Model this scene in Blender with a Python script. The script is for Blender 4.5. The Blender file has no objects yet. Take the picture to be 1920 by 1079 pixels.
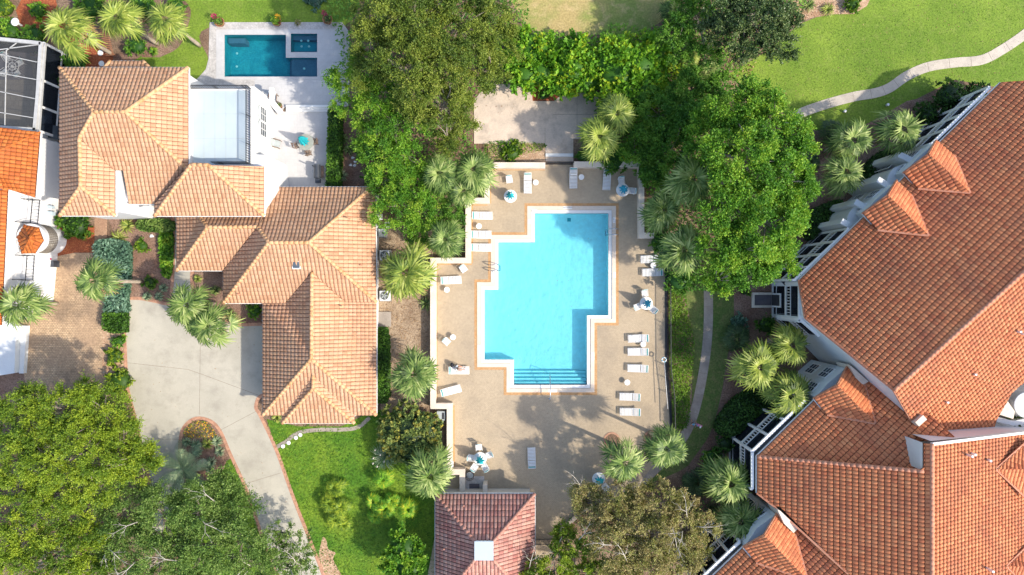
import bpy, math, random
import numpy as np
from mathutils import Vector, Matrix
from mathutils.geometry import tessellate_polygon

# ------------------------------------------------------------ camera, sky, sun, exposure
SC = bpy.context.scene
H = 64.0                                   # camera height, metres
cam_d = bpy.data.cameras.new("camera"); cam = bpy.data.objects.new("camera", cam_d)
SC.collection.objects.link(cam); cam.location = (0, 0, H); cam.rotation_euler = (0, 0, 0)
cam_d.sensor_width = 36; cam_d.lens = 24.0; cam_d.clip_start = 0.5; cam_d.clip_end = 900
SC.camera = cam
SUN = Vector((0.915 * math.cos(math.radians(42)), -0.40 * math.cos(math.radians(42)), math.sin(math.radians(42)))).normalized()
world = bpy.data.worlds.new("World"); SC.world = world; world.use_nodes = True
wn = world.node_tree; bg = wn.nodes["Background"]
sky = wn.nodes.new("ShaderNodeTexSky"); sky.sky_type = 'NISHITA'; sky.sun_disc = False
sky.sun_elevation = math.radians(42); sky.sun_rotation = math.radians(113.6)
sky.air_density = 1.0; sky.dust_density = 2.0; sky.ozone_density = 1.0
wn.links.new(sky.outputs[0], bg.inputs[0]); bg.inputs[1].default_value = 0.15
sun_d = bpy.data.lights.new("sun", 'SUN'); sun = bpy.data.objects.new("sun", sun_d)
SC.collection.objects.link(sun); sun_d.energy = 2.65; sun_d.angle = math.radians(1.0); sun_d.color = (1.0, 0.91, 0.77)
sun.rotation_euler = SUN.to_track_quat('Z', 'Y').to_euler(); sun.location = (60, -30, 60)
SC.view_settings.view_transform = 'Standard'; SC.view_settings.look = 'None'
SC.view_settings.exposure = 0.99; SC.view_settings.gamma = 1.0
SC.view_settings.use_curve_mapping = False
SC.cycles.max_bounces = 6; SC.cycles.transparent_max_bounces = 12; SC.cycles.diffuse_bounces = 3

# ------------------------------------------------------------ helpers
rng = np.random.default_rng(11); random.seed(5)
def W(px, py, z=0.0):
    """photo position of a point at height z -> where it stands in the world (metres)"""
    k = (1 - z / H) / 20.0
    return ((px - 960) * k, (539.5 - py) * k, z)
def W2(px, py, z=0.0):
    p = W(px, py, z); return (p[0], p[1])
COL = SC.collection
OFF = {}
def link(o, parent=None):
    COL.objects.link(o)
    if parent is not None: o.parent = parent
    return o
def tag(o, label=None, cat=None, group=None, kind=None):
    if label: o['label'] = label
    if cat: o['category'] = cat
    if group: o['group'] = group
    if kind: o['kind'] = kind
    return o
def thing(name, label, cat, loc=(0, 0, 0), group=None, rz=0):
    o = bpy.data.objects.new(name, None); o.empty_display_size = 0.3
    link(o); o.location = loc; o.rotation_euler = (0, 0, rz)
    OFF[o.name] = Vector(loc); return tag(o, label, cat, group)
def tri_poly(loops):
    """loops of 2-d points (outer, holes...) -> flat vertex list and triangles facing up"""
    vs = [p for l in loops for p in l]
    t = tessellate_polygon([[Vector((p[0], p[1], 0)) for p in l] for l in loops])
    out = []
    for a, b, c in t:
        A, B, C = vs[a], vs[b], vs[c]
        cr = (B[0]-A[0])*(C[1]-A[1]) - (B[1]-A[1])*(C[0]-A[0])
        if abs(cr) < 1e-9: continue
        out.append((a, b, c) if cr > 0 else (a, c, b))
    return vs, out
def area2(poly):
    return sum(poly[i-1][0]*poly[i][1] - poly[i][0]*poly[i-1][1] for i in range(len(poly)))
def ccw(poly):
    return list(poly) if area2(poly) > 0 else list(poly)[::-1]
def curve(pts, n=6, closed=True):
    """Catmull-Rom smoothing"""
    out = []; m = len(pts)
    rngi = range(m) if closed else range(m - 1)
    for i in rngi:
        g = (lambda k: pts[k % m]) if closed else (lambda k: pts[min(max(k, 0), m-1)])
        p0, p1, p2, p3 = g(i-1), g(i), g(i+1), g(i+2)
        for j in range(n):
            t = j / n
            out.append(tuple(0.5*((2*p1[k]) + (-p0[k]+p2[k])*t + (2*p0[k]-5*p1[k]+4*p2[k]-p3[k])*t*t + (-p0[k]+3*p1[k]-3*p2[k]+p3[k])*t**3) for k in range(2)))
    if not closed: out.append(tuple(pts[-1][:2]))
    return out
def inside(pts, poly):
    """vectorised point-in-polygon; pts Nx2"""
    x, y = pts[:, 0], pts[:, 1]; r = np.zeros(len(pts), bool); n = len(poly)
    for i in range(n):
        x1, y1 = poly[i][:2]; x2, y2 = poly[(i+1) % n][:2]
        if y1 == y2: continue
        c = ((y1 > y) != (y2 > y)) & (x < (x2-x1)*(y-y1)/(y2-y1) + x1)
        r ^= c
    return r
class MB:
    def __init__(s): s.v = []; s.f = []; s.r = []
    def add(s, vs, fs, r=None):
        n = len(s.v); s.v += [tuple(v) for v in vs]; s.f += [tuple(i+n for i in f) for f in fs]
        s.r += [r if r is not None else 0.5] * len(fs); return s
    def box(s, c, d, rz=0.0, rx=0.0, ry=0.0, r=None):
        M = Matrix.Rotation(rz, 3, 'Z') @ Matrix.Rotation(ry, 3, 'Y') @ Matrix.Rotation(rx, 3, 'X')
        vs = [Vector(c) + M @ Vector((sx*d[0]/2, sy*d[1]/2, sz*d[2]/2)) for sz in (-1, 1) for sy in (-1, 1) for sx in (-1, 1)]
        return s.add(vs, [(0,2,3,1),(4,5,7,6),(0,1,5,4),(2,6,7,3),(0,4,6,2),(1,3,7,5)], r)
    def beam(s, a, b, w, h, r=None):
        """rectangular bar from a to b, w across, h up"""
        a = Vector(a); b = Vector(b); d = (b-a); L = d.length
        if L < 1e-6: return s
        d.normalize(); up = Vector((0,0,1)) if abs(d.z) < 0.95 else Vector((1,0,0))
        sd = d.cross(up).normalized(); u = sd.cross(d)
        vs = [p + sd*sx*w/2 + u*sz*h/2 for p in (a, b) for sz in (-1, 1) for sx in (-1, 1)]
        return s.add(vs, [(0,1,3,2),(4,6,7,5),(0,4,5,1),(2,3,7,6),(0,2,6,4),(1,5,7,3)], r)
    def prism(s, poly, z0, z1, holes=(), r=None):
        loops = [ccw(poly)] + [ccw(h)[::-1] for h in holes]
        vs, t = tri_poly(loops); n = len(vs)
        V = [(p[0], p[1], z1) for p in vs] + [(p[0], p[1], z0) for p in vs]
        F = list(t) + [(a+n, c+n, b+n) for a, b, c in t]
        k = 0
        for l in loops:
            m = len(l)
            for i in range(m):
                a, b = k+i, k+(i+1) % m
                F.append((a+n, b+n, b, a))
            k += m
        return s.add(V, F, r)
    def sheet(s, poly, z, holes=(), r=None):
        vs, t = tri_poly([ccw(poly)] + [ccw(h)[::-1] for h in holes])
        return s.add([(p[0], p[1], z) for p in vs], t, r)
    def tube(s, pts, rad, n=8, cap=True, r=None):
        pts = [Vector(p) for p in pts]; m = len(pts)
        if not hasattr(rad, '__len__'): rad = [rad]*m
        V = []; F = []
        prev = None
        for i, p in enumerate(pts):
            d = (pts[min(i+1, m-1)] - pts[max(i-1, 0)]).normalized()
            ref = prev if prev is not None else (Vector((1,0,0)) if abs(d.x) < 0.9 else Vector((0,1,0)))
            a = (ref - d*ref.dot(d)).normalized(); prev = a; b = d.cross(a)
            for k in range(n):
                t = 2*math.pi*k/n; V.append(p + (a*math.cos(t) + b*math.sin(t))*rad[i])
        for i in range(m-1):
            for k in range(n):
                k2 = (k+1) % n; F.append((i*n+k, i*n+k2, (i+1)*n+k2, (i+1)*n+k))
        if cap: F += [tuple(range(n))[::-1], tuple((m-1)*n+k for k in range(n))]
        return s.add(V, F, r)
    def lathe(s, prof, c=(0,0,0), n=20, r=None, squash=(1,1), rot=0):
        V = []; F = []; m = len(prof)
        for (rr, z) in prof:
            for k in range(n):
                t = 2*math.pi*k/n + rot; V.append((c[0]+rr*math.cos(t)*squash[0], c[1]+rr*math.sin(t)*squash[1], c[2]+z))
        for i in range(m-1):
            for k in range(n):
                k2 = (k+1) % n; F.append((i*n+k, i*n+k2, (i+1)*n+k2, (i+1)*n+k))
        F += [tuple(range(n))[::-1], tuple((m-1)*n+k for k in range(n))]
        return s.add(V, F, r)
    def strip(s, pts, w, z0, z1, r=None):
        """wall along a plan polyline with mitred corners"""
        return s.prism(band(pts, w), z0, z1, r=r)
    def build(s, name, mat, parent=None, smooth=False, loc=None):
        off = OFF.get(parent.name, Vector((0,0,0))) if parent is not None else Vector(loc or (0,0,0))
        me = bpy.data.meshes.new(name)
        V = np.array([tuple(v) for v in s.v], dtype=np.float64) - np.array(off)
        me.from_pydata(V.tolist(), [], s.f)
        if mat: me.materials.append(mat)
        at = me.attributes.new("rnd", 'FLOAT', 'FACE'); at.data.foreach_set("value", np.array(s.r, dtype=np.float32))
        if smooth: me.polygons.foreach_set("use_smooth", [True]*len(me.polygons))
        me.update()
        o = bpy.data.objects.new(name, me); link(o, parent)
        if parent is None: o.location = off
        OFF[o.name] = off
        return o
def band(pts, w, closed=False):
    pts = [Vector(p[:2]) for p in pts]; n = len(pts); L = []; R = []
    for i in range(n):
        d1 = (pts[i]-pts[i-1]).normalized() if i > 0 else None
        d2 = (pts[i+1]-pts[i]).normalized() if i < n-1 else None
        if d1 is None: d1 = d2
        if d2 is None: d2 = d1
        n1 = Vector((-d1.y, d1.x)); n2 = Vector((-d2.y, d2.x)); m = (n1+n2)
        if m.length < 1e-6: m = n1
        m.normalize(); k = w/2/max(m.dot(n1), 0.35)
        L.append(tuple(pts[i]+m*k)); R.append(tuple(pts[i]-m*k))
    return L + R[::-1]
def fast_mesh(name, V, F, rnd, mat, parent=None, loc=None, smooth=False):
    """V Nx3, F Mxk arrays -> object"""
    off = OFF.get(parent.name, Vector((0,0,0))) if parent is not None else Vector(loc or (0,0,0))
    V = np.asarray(V, np.float32) - np.array(off, dtype=np.float32); F = np.asarray(F, np.int32); k = F.shape[1]
    me = bpy.data.meshes.new(name)
    me.vertices.add(len(V)); me.vertices.foreach_set("co", V.ravel())
    me.loops.add(F.size); me.loops.foreach_set("vertex_index", F.ravel())
    me.polygons.add(len(F)); me.polygons.foreach_set("loop_start", np.arange(0, F.size, k, dtype=np.int32))
    me.polygons.foreach_set("loop_total", np.full(len(F), k, np.int32))
    at = me.attributes.new("rnd", 'FLOAT', 'FACE'); at.data.foreach_set("value", np.asarray(rnd, np.float32))
    if smooth: me.polygons.foreach_set("use_smooth", np.ones(len(F), bool))
    me.materials.append(mat); me.update(calc_edges=True)
    o = bpy.data.objects.new(name, me); link(o, parent)
    if parent is None: o.location = off
    OFF[o.name] = off
    return o
def copy_tree(o, parent=None):
    c = o.copy(); COL.objects.link(c)
    c.parent = parent
    for ch in [x for x in o.children]: copy_tree(ch, c)
    return c
USED = set()
def place(proto, loc, rz, label, group=None, scale=1.0, cat=None):
    o = proto if proto.name not in USED else copy_tree(proto)
    USED.add(proto.name); USED.add(o.name)
    o.location = loc; o.rotation_euler = (0, 0, rz); o.scale = (scale,)*3
    o['label'] = label
    if group: o['group'] = group
    if cat: o['category'] = cat
    return o

# ------------------------------------------------------------ materials
def mat(name, c1, c2=None, ns=1.0, lo=.35, hi=.65, c3=None, ns3=8.0, amt3=.5, lo3=.5, hi3=.7, ramp=None, rampmix=1.0,
        rough=.85, bump=0.0, bs=20.0, bd=0.02, metal=0.0, spec=.3, transl=0.0, brick=None, fine=0.0, fs=30.0, detail=5.0, stretch=None, pan=None):
    m = bpy.data.materials.new(name); m.use_nodes = True; nt = m.node_tree; N = nt.nodes; L = nt.links
    p = N["Principled BSDF"]; p.inputs["Roughness"].default_value = rough; p.inputs["Metallic"].default_value = metal
    p.inputs["Specular IOR Level"].default_value = spec
    tc = N.new("ShaderNodeTexCoord"); src = tc.outputs["Object"]
    if stretch:
        mp = N.new("ShaderNodeMapping"); mp.inputs["Scale"].default_value = stretch; L.new(src, mp.inputs[0]); src = mp.outputs[0]
    def rgb(c):
        n = N.new("ShaderNodeRGB"); n.outputs[0].default_value = (c[0], c[1], c[2], 1); return n.outputs[0]
    def noise(sc, det=detail):
        n = N.new("ShaderNodeTexNoise"); n.inputs["Scale"].default_value = sc; n.inputs["Detail"].default_value = det
        n.inputs["Roughness"].default_value = .6; L.new(src, n.inputs["Vector"]); return n.outputs["Fac"]
    def mr(s, a, b, c=0.0, d=1.0):
        n = N.new("ShaderNodeMapRange"); L.new(s, n.inputs[0]); n.inputs[1].default_value = a; n.inputs[2].default_value = b
        n.inputs[3].default_value = c; n.inputs[4].default_value = d; return n.outputs[0]
    def mix(f, a, b, mode='MIX'):
        n = N.new("ShaderNodeMix"); n.data_type = 'RGBA'; n.blend_type = mode
        if isinstance(f, float): n.inputs[0].default_value = f
        else: L.new(f, n.inputs[0])
        L.new(a, n.inputs[6]); L.new(b, n.inputs[7]); return n.outputs[2]
    col = rgb(c1)
    if brick:                                   # brick=(width,height,mortar colour,mortar size,offset,second colour)
        b = N.new("ShaderNodeTexBrick"); L.new(src, b.inputs["Vector"]); b.inputs["Scale"].default_value = 1.0
        b.inputs["Brick Width"].default_value = brick[0]; b.inputs["Row Height"].default_value = brick[1]
        b.inputs["Mortar Size"].default_value = brick[3]; b.offset = brick[4]; b.inputs["Mortar Smooth"].default_value = 0.3
        b.inputs["Color1"].default_value = (*c1, 1); b.inputs["Color2"].default_value = (*brick[5], 1); b.inputs["Mortar"].default_value = (*brick[2], 1)
        col = b.outputs["Color"]
    if c2: col = mix(mr(noise(ns), lo, hi), col, rgb(c2))
    if ramp:
        at = N.new("ShaderNodeAttribute"); at.attribute_name = "rnd"
        r = N.new("ShaderNodeValToRGB"); L.new(at.outputs["Fac"], r.inputs[0]); e = r.color_ramp.elements
        e[0].position = 0; e[0].color = (*ramp[0], 1); e[1].position = 1; e[1].color = (*ramp[-1], 1)
        if pan: e[0].color = (*pan, 1); e[0].color = (*[q*.27 for q in pan], 1); x = e.new(.03); x.color = (*pan, 1); x = e.new(.05); x.color = (*pan, 1); x = e.new(.08); x.color = (*ramp[0], 1)  # darkened first stop paints the shade under the tile laps
        for i, c in enumerate(ramp[1:-1]):
            x = e.new(max((i+1)/(len(ramp)-1), .1)); x.color = (*c, 1)
        col = mix(float(rampmix), col, r.outputs[0]) if rampmix < 1 else r.outputs[0]
    if c3: col = mix(mr(noise(ns3), lo3, hi3, 0, amt3), col, rgb(c3))
    if fine:
        hs = N.new("ShaderNodeHueSaturation"); L.new(col, hs.inputs["Color"]); L.new(mr(noise(fs, 3.0), .25, .75, 1-fine, 1+fine), hs.inputs["Value"]); col = hs.outputs[0]
    L.new(col, p.inputs["Base Color"])
    if bump:
        bn = N.new("ShaderNodeBump"); bn.inputs["Strength"].default_value = bump; bn.inputs["Distance"].default_value = bd
        L.new(noise(bs, 4.0), bn.inputs["Height"]); L.new(bn.outputs[0], p.inputs["Normal"])
    if transl:
        t = N.new("ShaderNodeBsdfTranslucent"); L.new(col, t.inputs[0]); ms = N.new("ShaderNodeMixShader"); ms.inputs[0].default_value = transl
        out = N["Material Output"]; L.new(p.outputs[0], ms.inputs[1]); L.new(t.outputs[0], ms.inputs[2]); L.new(ms.outputs[0], out.inputs[0])
    return m
def glassy(name, tint, ior=1.33, rough=.02, bump=0.0, bs=3.0, opac=0.0, opcol=(.02,.02,.02)):
    """clear tinted sheet: transparent body, glossy by Fresnel; opac = share of an opaque diffuse (screen mesh)"""
    m = bpy.data.materials.new(name); m.use_nodes = True; nt = m.node_tree; N = nt.nodes; L = nt.links
    N.remove(N["Principled BSDF"]); out = N["Material Output"]
    tr = N.new("ShaderNodeBsdfTransparent"); tr.inputs[0].default_value = (*tint, 1)
    gl = N.new("ShaderNodeBsdfGlossy"); gl.inputs["Roughness"].default_value = rough
    fr = N.new("ShaderNodeFresnel"); fr.inputs[0].default_value = ior
    ms = N.new("ShaderNodeMixShader"); L.new(fr.outputs[0], ms.inputs[0]); L.new(tr.outputs[0], ms.inputs[1]); L.new(gl.outputs[0], ms.inputs[2])
    res = ms.outputs[0]
    if bump:
        tc = N.new("ShaderNodeTexCoord"); no = N.new("ShaderNodeTexNoise"); no.inputs["Scale"].default_value = bs; no.inputs["Detail"].default_value = 3
        L.new(tc.outputs["Object"], no.inputs["Vector"]); b = N.new("ShaderNodeBump"); b.inputs["Strength"].default_value = bump; b.inputs["Distance"].default_value = .05
        L.new(no.outputs["Fac"], b.inputs["Height"]); L.new(b.outputs[0], gl.inputs["Normal"]); L.new(b.outputs[0], fr.inputs["Normal"])
    if opac:
        df = N.new("ShaderNodeBsdfDiffuse"); df.inputs[0].default_value = (*opcol, 1); m2 = N.new("ShaderNodeMixShader"); m2.inputs[0].default_value = opac
        L.new(res, m2.inputs[1]); L.new(df.outputs[0], m2.inputs[2]); res = m2.outputs[0]
    L.new(res, out.inputs[0]); return m

M = {}
M['soil'] = mat("soil_mulch", (.16,.10,.065), (.27,.19,.13), .35, .4, .62, c3=(.09,.055,.035), ns3=3.5, amt3=.7, fine=.55, fs=9, bump=.8, bs=9, bd=.08)
M['red_mulch'] = mat("red_mulch", (.36,.10,.035), (.24,.06,.03), .9, c3=(.50,.20,.08), ns3=7, amt3=.8, fine=.5, fs=11, bump=.8, bs=12, bd=.06)
M['brown_mulch'] = mat("brown_mulch", (.20,.11,.075), (.30,.20,.15), .5, c3=(.10,.06,.04), ns3=6, amt3=.8, fine=.5, fs=11, bump=.8, bs=12, bd=.06)
M['sand'] = mat("sandy_soil", (.40,.30,.20), (.24,.17,.11), .5, c3=(.16,.10,.06), ns3=3.2, amt3=.8, fine=.45, fs=8, bump=.7, bs=8, bd=.07)
M['straw'] = mat("pine_straw", (.46,.31,.20), (.33,.19,.11), .6, c3=(.58,.46,.33), ns3=5, amt3=.8, fine=.4, fs=10, bump=.6, bs=10)
M['lawn'] = mat("lawn_grass", (.115,.195,.018), (.185,.27,.03), .16, .4, .62, c3=(.19,.24,.05), ns3=1.6, amt3=.5, fine=.38, fs=6, bump=.7, bs=7, bd=.05)
M['lawn_rich'] = mat("lush_grass", (.065,.165,.010), (.15,.24,.018), .3, .38, .62, c3=(.035,.10,.01), ns3=2.2, amt3=.7, fine=.45, fs=4.5, bump=1, bs=5, bd=.09)
M['lawn_tan'] = mat("dry_grass", (.40,.31,.13), (.20,.25,.06), .13, .44, .58, c3=(.50,.38,.19), ns3=1.2, amt3=.7, fine=.3, fs=6, bump=.6, bs=8, bd=.04)
M['lawn_dull'] = mat("dull_grass", (.085,.14,.03), (.14,.17,.05), .4, c3=(.22,.19,.08), ns3=1.6, amt3=.55, fine=.4, fs=6, bump=.7, bs=7, bd=.05)  # green-brown grass, duller than the open lawn
M['concrete'] = mat("pale_concrete", (.47,.44,.365), (.40,.375,.31), .22, .38, .66, c3=(.30,.275,.23), ns3=.7, amt3=.6, lo3=.48, hi3=.72, fine=.07, fs=14, bump=.15, bs=30, bd=.01)
M['path'] = mat("weathered_path_concrete", (.38,.33,.28), (.29,.25,.215), .8, .38, .62, c3=(.21,.18,.15), ns3=2.2, amt3=.5, fine=.12, fs=14, bump=.2, bs=30, bd=.01)
M['path_light'] = mat("pale_path_concrete", (.52,.465,.39), (.44,.39,.33), .8, .38, .62, c3=(.34,.30,.255), ns3=2.2, amt3=.4, fine=.1, fs=14, bump=.2, bs=30, bd=.01)
M['pad'] = mat("stained_pink_concrete", (.62,.51,.41), (.53,.44,.355), .3, .4, .62, c3=(.33,.28,.235), ns3=.55, amt3=.75, lo3=.5, hi3=.68, fine=.12, fs=9, bump=.15, bs=25, bd=.01)
M['edging'] = mat("red_brick_edging", (.42,.20,.12), (.52,.29,.19), 2, brick=(.22,.11,(.30,.21,.16),.012,.5,(.34,.17,.11)), fine=.2, fs=6, bump=.3, bs=12)
M['paver'] = mat("cobbled_driveway_pavers", (.48,.33,.20), (.38,.26,.165), .35, .42, .62, brick=(.24,.16,(.20,.14,.09),.018,.5,(.60,.43,.27)), c3=(.20,.145,.10), ns3=.28, amt3=.75, lo3=.52, hi3=.68, fine=.3, fs=5, bump=.5, bs=9)
M['paver_red'] = mat("rosy_path_pavers", (.42,.26,.16), (.34,.20,.125), .8, brick=(.24,.12,(.22,.14,.09),.016,.5,(.48,.31,.2)), fine=.25, fs=5, bump=.4, bs=9)
M['deck'] = mat("beige_pool_deck_pavers", (.45,.365,.255), (.39,.31,.215), .16, .4, .62, brick=(.2,.1,(.38,.295,.2),.014,.5,(.49,.395,.275)), c3=(.27,.225,.17), ns3=.3, amt3=.6, lo3=.5, hi3=.72, fine=.14, fs=7, bump=.25, bs=16, bd=.01)
M['deckband'] = mat("orange_brick_band", (.56,.33,.14), (.48,.26,.11), 1.5, brick=(.1,.1,(.33,.21,.12),.012,0,(.58,.37,.19)), fine=.2, fs=7)
M['wallcream'] = mat("cream_stucco", (.74,.66,.55), (.66,.57,.47), .8, c3=(.50,.42,.34), ns3=1.7, amt3=.35, fine=.06, fs=10, bump=.2, bs=40, bd=.005)
M['coping'] = mat("cream_pool_coping", (.72,.62,.51), (.64,.54,.44), .8, fine=.08, fs=8, bump=.1)
M['white'] = mat("white_stucco", (.70,.70,.70), (.64,.645,.65), .6, fine=.03, fs=10, bump=.15, bs=40, bd=.005)
M['offwhite'] = mat("pale_grey_stucco", (.70,.72,.72), (.63,.65,.66), .5, fine=.05, fs=10, bump=.15, bs=40, bd=.005)
M['balcony'] = mat("pale_blue_balcony_floor", (.46,.54,.58), (.42,.50,.545), .5, fine=.04)
M['cagebeam'] = mat("weathered_grey_aluminium", (.42,.42,.41), (.50,.50,.49), 2, rough=.5)
M['trim'] = mat("white_trim", (.82,.82,.81), (.76,.76,.75), 2, rough=.5)
M['metalblk'] = mat("black_iron", (.02,.022,.026), (.035,.037,.04), 3, rough=.45, spec=.5)
M['steel'] = mat("stainless_steel", (.62,.63,.65), (.5,.52,.55), 4, rough=.25, metal=.9)
M['alu'] = mat("pale_aluminium", (.66,.67,.68), (.58,.59,.6), 4, rough=.4, metal=.2)
M['darkin'] = mat("dark_interior", (.03,.033,.04), (.05,.05,.055), 1.5, rough=.6)
M['glass'] = mat("window_glass", (.045,.06,.075), (.09,.11,.13), 1.2, rough=.08, spec=.8)
M['plaster'] = mat("pool_plaster", (.76,.93,.95), (.69,.90,.94), 1.3, .35, .65, c3=(.78,.94,.95), ns3=3.5, amt3=.5, fine=.10, fs=2.6)  # fine noise paints the water's caustic ripple light into the plaster
M['tilewhite'] = mat("white_pool_ledge", (.80,.80,.78), (.74,.745,.73), 1.2, fine=.04)
M['tileblue'] = mat("teal_step_tile", (.05,.36,.42), (.04,.3,.38), 3)
M['water'] = glassy("pool_water", (.54,.925,.98), bump=.12, bs=1.6)
M['water_deep'] = glassy("dark_pool_water", (.52,.88,.92), bump=.12, bs=1.8)
M['deep_plaster'] = mat("dark_pool_plaster", (.035,.31,.40), (.055,.39,.46), .8, c3=(.09,.45,.48), ns3=2.2, amt3=.6, lo3=.55, hi3=.75, fine=.2, fs=9)
M['shelf_plaster'] = mat("grey_sun_shelf", (.19,.235,.32), (.16,.20,.28), 1.5, fine=.2, fs=12)
M['stone'] = mat("white_stone_pavers", (.53,.52,.515), (.47,.465,.465), .5, brick=(.6,.6,(.44,.435,.43),.012,.5,(.56,.55,.54)), fine=.05, fs=5)
M['shell'] = mat("grey_shell_stone", (.50,.475,.45), (.38,.36,.34), 1.6, c3=(.60,.58,.56), ns3=6, amt3=.7, fine=.22, fs=9)
M['vinyl'] = mat("white_vinyl_straps", (.80,.81,.81), (.72,.74,.75), 3, rough=.55)
M['teal'] = mat("teal_vinyl", (.02,.30,.31), (.03,.36,.36), 4, rough=.6)
M['tealcloth'] = mat("turquoise_canvas", (.01,.36,.42), (.03,.50,.56), 6, rough=.8)
M['bluecloth'] = mat("blue_canvas", (.02,.27,.42), (.05,.40,.55), 6, rough=.8)
M['tabletop'] = mat("white_table_top", (.82,.82,.80), (.76,.765,.75), 3, rough=.4)
M['greyglass'] = mat("grey_table_glass", (.30,.31,.27), (.36,.36,.31), 4, rough=.25, spec=.6)
M['wood'] = mat("dark_teak", (.17,.11,.075), (.24,.16,.11), 8, rough=.7)
M['bark'] = mat("grey_brown_bark", (.20,.165,.13), (.30,.26,.21), 2.2, fine=.3, fs=9, bump=.8, bs=9)
M['palebark'] = mat("pale_bare_bark", (.50,.46,.40), (.36,.33,.28), 3, fine=.2, fs=9, bump=.5, bs=12)
M['palmbark'] = mat("palm_trunk_bark", (.33,.27,.20), (.45,.38,.30), 3, fine=.25, fs=9, bump=.9, bs=7)
M['terrapot'] = mat("terracotta_pot", (.38,.17,.09), (.30,.13,.07), 4)
M['grill'] = mat("charcoal_enamel", (.035,.042,.055), (.06,.07,.085), 3, rough=.35, spec=.5)
M['acgrey'] = mat("grey_metal_casing", (.42,.46,.46), (.36,.4,.4), 3, rough=.5)
M['rug'] = mat("dark_outdoor_rug", (.11,.105,.12), (.15,.13,.14), 2)
M['lanai'] = mat("tan_lanai_paving", (.20,.175,.145), (.16,.14,.12), .7, brick=(.5,.5,(.13,.11,.09),.02,.5,(.24,.21,.17)), fine=.15, fs=6)
M['screen'] = glassy("insect_screen", (.9,.9,.9), ior=1.05, opac=.42, opcol=(.10,.105,.11))
M['screendark'] = glassy("dark_screen_panel", (.7,.74,.8), ior=1.2, opac=.55, opcol=(.02,.025,.035))
M['skin'] = mat("skin", (.56,.33,.23), (.50,.28,.19), 9, rough=.6)
M['hair'] = mat("dark_brown_hair", (.06,.04,.03), (.09,.06,.04), 20, rough=.6)
M['shirtgrey'] = mat("pale_grey_shirt", (.50,.56,.58), (.60,.64,.66), 7)
M['shortsblk'] = mat("black_shorts", (.02,.02,.025), (.03,.03,.04), 7)
M['shirtblue'] = mat("blue_shirt", (.06,.30,.48), (.35,.6,.75), 9, .5, .6)
M['shirtpink'] = mat("pink_shirt", (.80,.16,.45), (.85,.30,.55), 9)
M['hatwhite'] = mat("white_cap_cloth", (.75,.78,.78), (.65,.68,.7), 9)
M['flower_o'] = mat("orange_marigold", (.75,.34,.02), ramp=[(.8,.30,.01),(.85,.55,.03),(.35,.05,.02)], transl=.2)
M['flower_r'] = mat("crimson_leaves", (.4,.03,.08), ramp=[(.30,.02,.06),(.5,.05,.14),(.25,.03,.05)], transl=.2)
M['plume'] = mat("cream_plume", (.75,.68,.55), (.8,.75,.65), 9)
# tiles: per-tile colour and painted lap shade from the attribute, weathering from noise
M['tile_tan'] = mat("tan_clay_tiles", (.6,.4,.25), ramp=[(.50,.28,.17),(.54,.315,.19),(.57,.35,.22),(.52,.29,.175),(.58,.35,.205),(.45,.235,.135)], pan=(.27,.135,.075), c3=(.38,.21,.12), ns3=.7, amt3=.5, lo3=.5, hi3=.72, fine=.10, fs=7, rough=.8)
M['tile_red'] = mat("terracotta_roof_tiles", (.5,.2,.1), pan=(.45,.15,.068), ramp=[(.62,.20,.085),(.70,.245,.105),(.73,.275,.12),(.57,.17,.075),(.75,.305,.135)], c3=(.33,.12,.075), ns3=.33, amt3=.55, lo3=.47, hi3=.75, fine=.14, fs=4, rough=.75)
M['tile_mauve'] = mat("mauve_red_roof_tiles", (.4,.2,.15), pan=(.10,.04,.03), ramp=[(.40,.18,.145),(.48,.235,.185),(.52,.30,.24),(.37,.15,.125),(.45,.26,.22)], c3=(.22,.12,.10), ns3=.9, amt3=.5, lo3=.5, hi3=.7, fine=.14, fs=6, rough=.8)
M['tile_orange'] = mat("bright_orange_roof_tiles", (.6,.2,.05), pan=(.20,.05,.01), ramp=[(.40,.10,.018),(.47,.135,.025),(.50,.16,.035),(.36,.085,.018)], c3=(.30,.09,.03), ns3=.5, amt3=.4, fine=.12, fs=6, rough=.7)
M['cap_tan'] = mat("tan_ridge_tiles", (.60,.33,.165), (.66,.41,.23), 1.5, c3=(.44,.23,.09), ns3=1.6, amt3=.8, lo3=.48, hi3=.66, fine=.1)
M['cap_red'] = mat("terracotta_ridge_tiles", (.52,.22,.13), (.58,.28,.18), 1.5, fine=.1)
M['cap_mauve'] = mat("mauve_ridge_tiles", (.42,.19,.14), (.48,.26,.20), 1.5, fine=.1)
M['mortar'] = mat("ochre_roof_mortar", (.44,.24,.08), (.52,.31,.12), 2, fine=.2)
# foliage (albedos)
def leafmat(name, cols, transl=.35, rough=.55): return mat(name, cols[0], ramp=cols, rough=rough, spec=.35, transl=transl)
F = {}
F['oak_olive'] = leafmat("olive_oak_leaves", [(.040,.085,.012),(.11,.18,.025),(.23,.30,.04),(.38,.42,.075)])
F['bright'] = leafmat("bright_green_leaves", [(.04,.12,.013),(.10,.27,.022),(.21,.41,.03),(.38,.50,.05)])
F['green'] = leafmat("green_leaves", [(.03,.11,.016),(.08,.22,.025),(.16,.34,.035),(.27,.45,.06)])
F['vine'] = leafmat("vine_leaves", [(0.060,0.180,0.015),(0.135,0.345,0.022),(0.255,0.480,0.030),(0.540,0.555,0.030)])
F['yellowgreen'] = leafmat("yellow_green_leaves", [(.05,.12,.015),(.15,.25,.022),(.29,.40,.03),(.46,.53,.045)])
F['willow'] = leafmat("soft_green_leaves", [(.05,.12,.025),(.12,.22,.04),(.22,.34,.07),(.36,.46,.13)])
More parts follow.
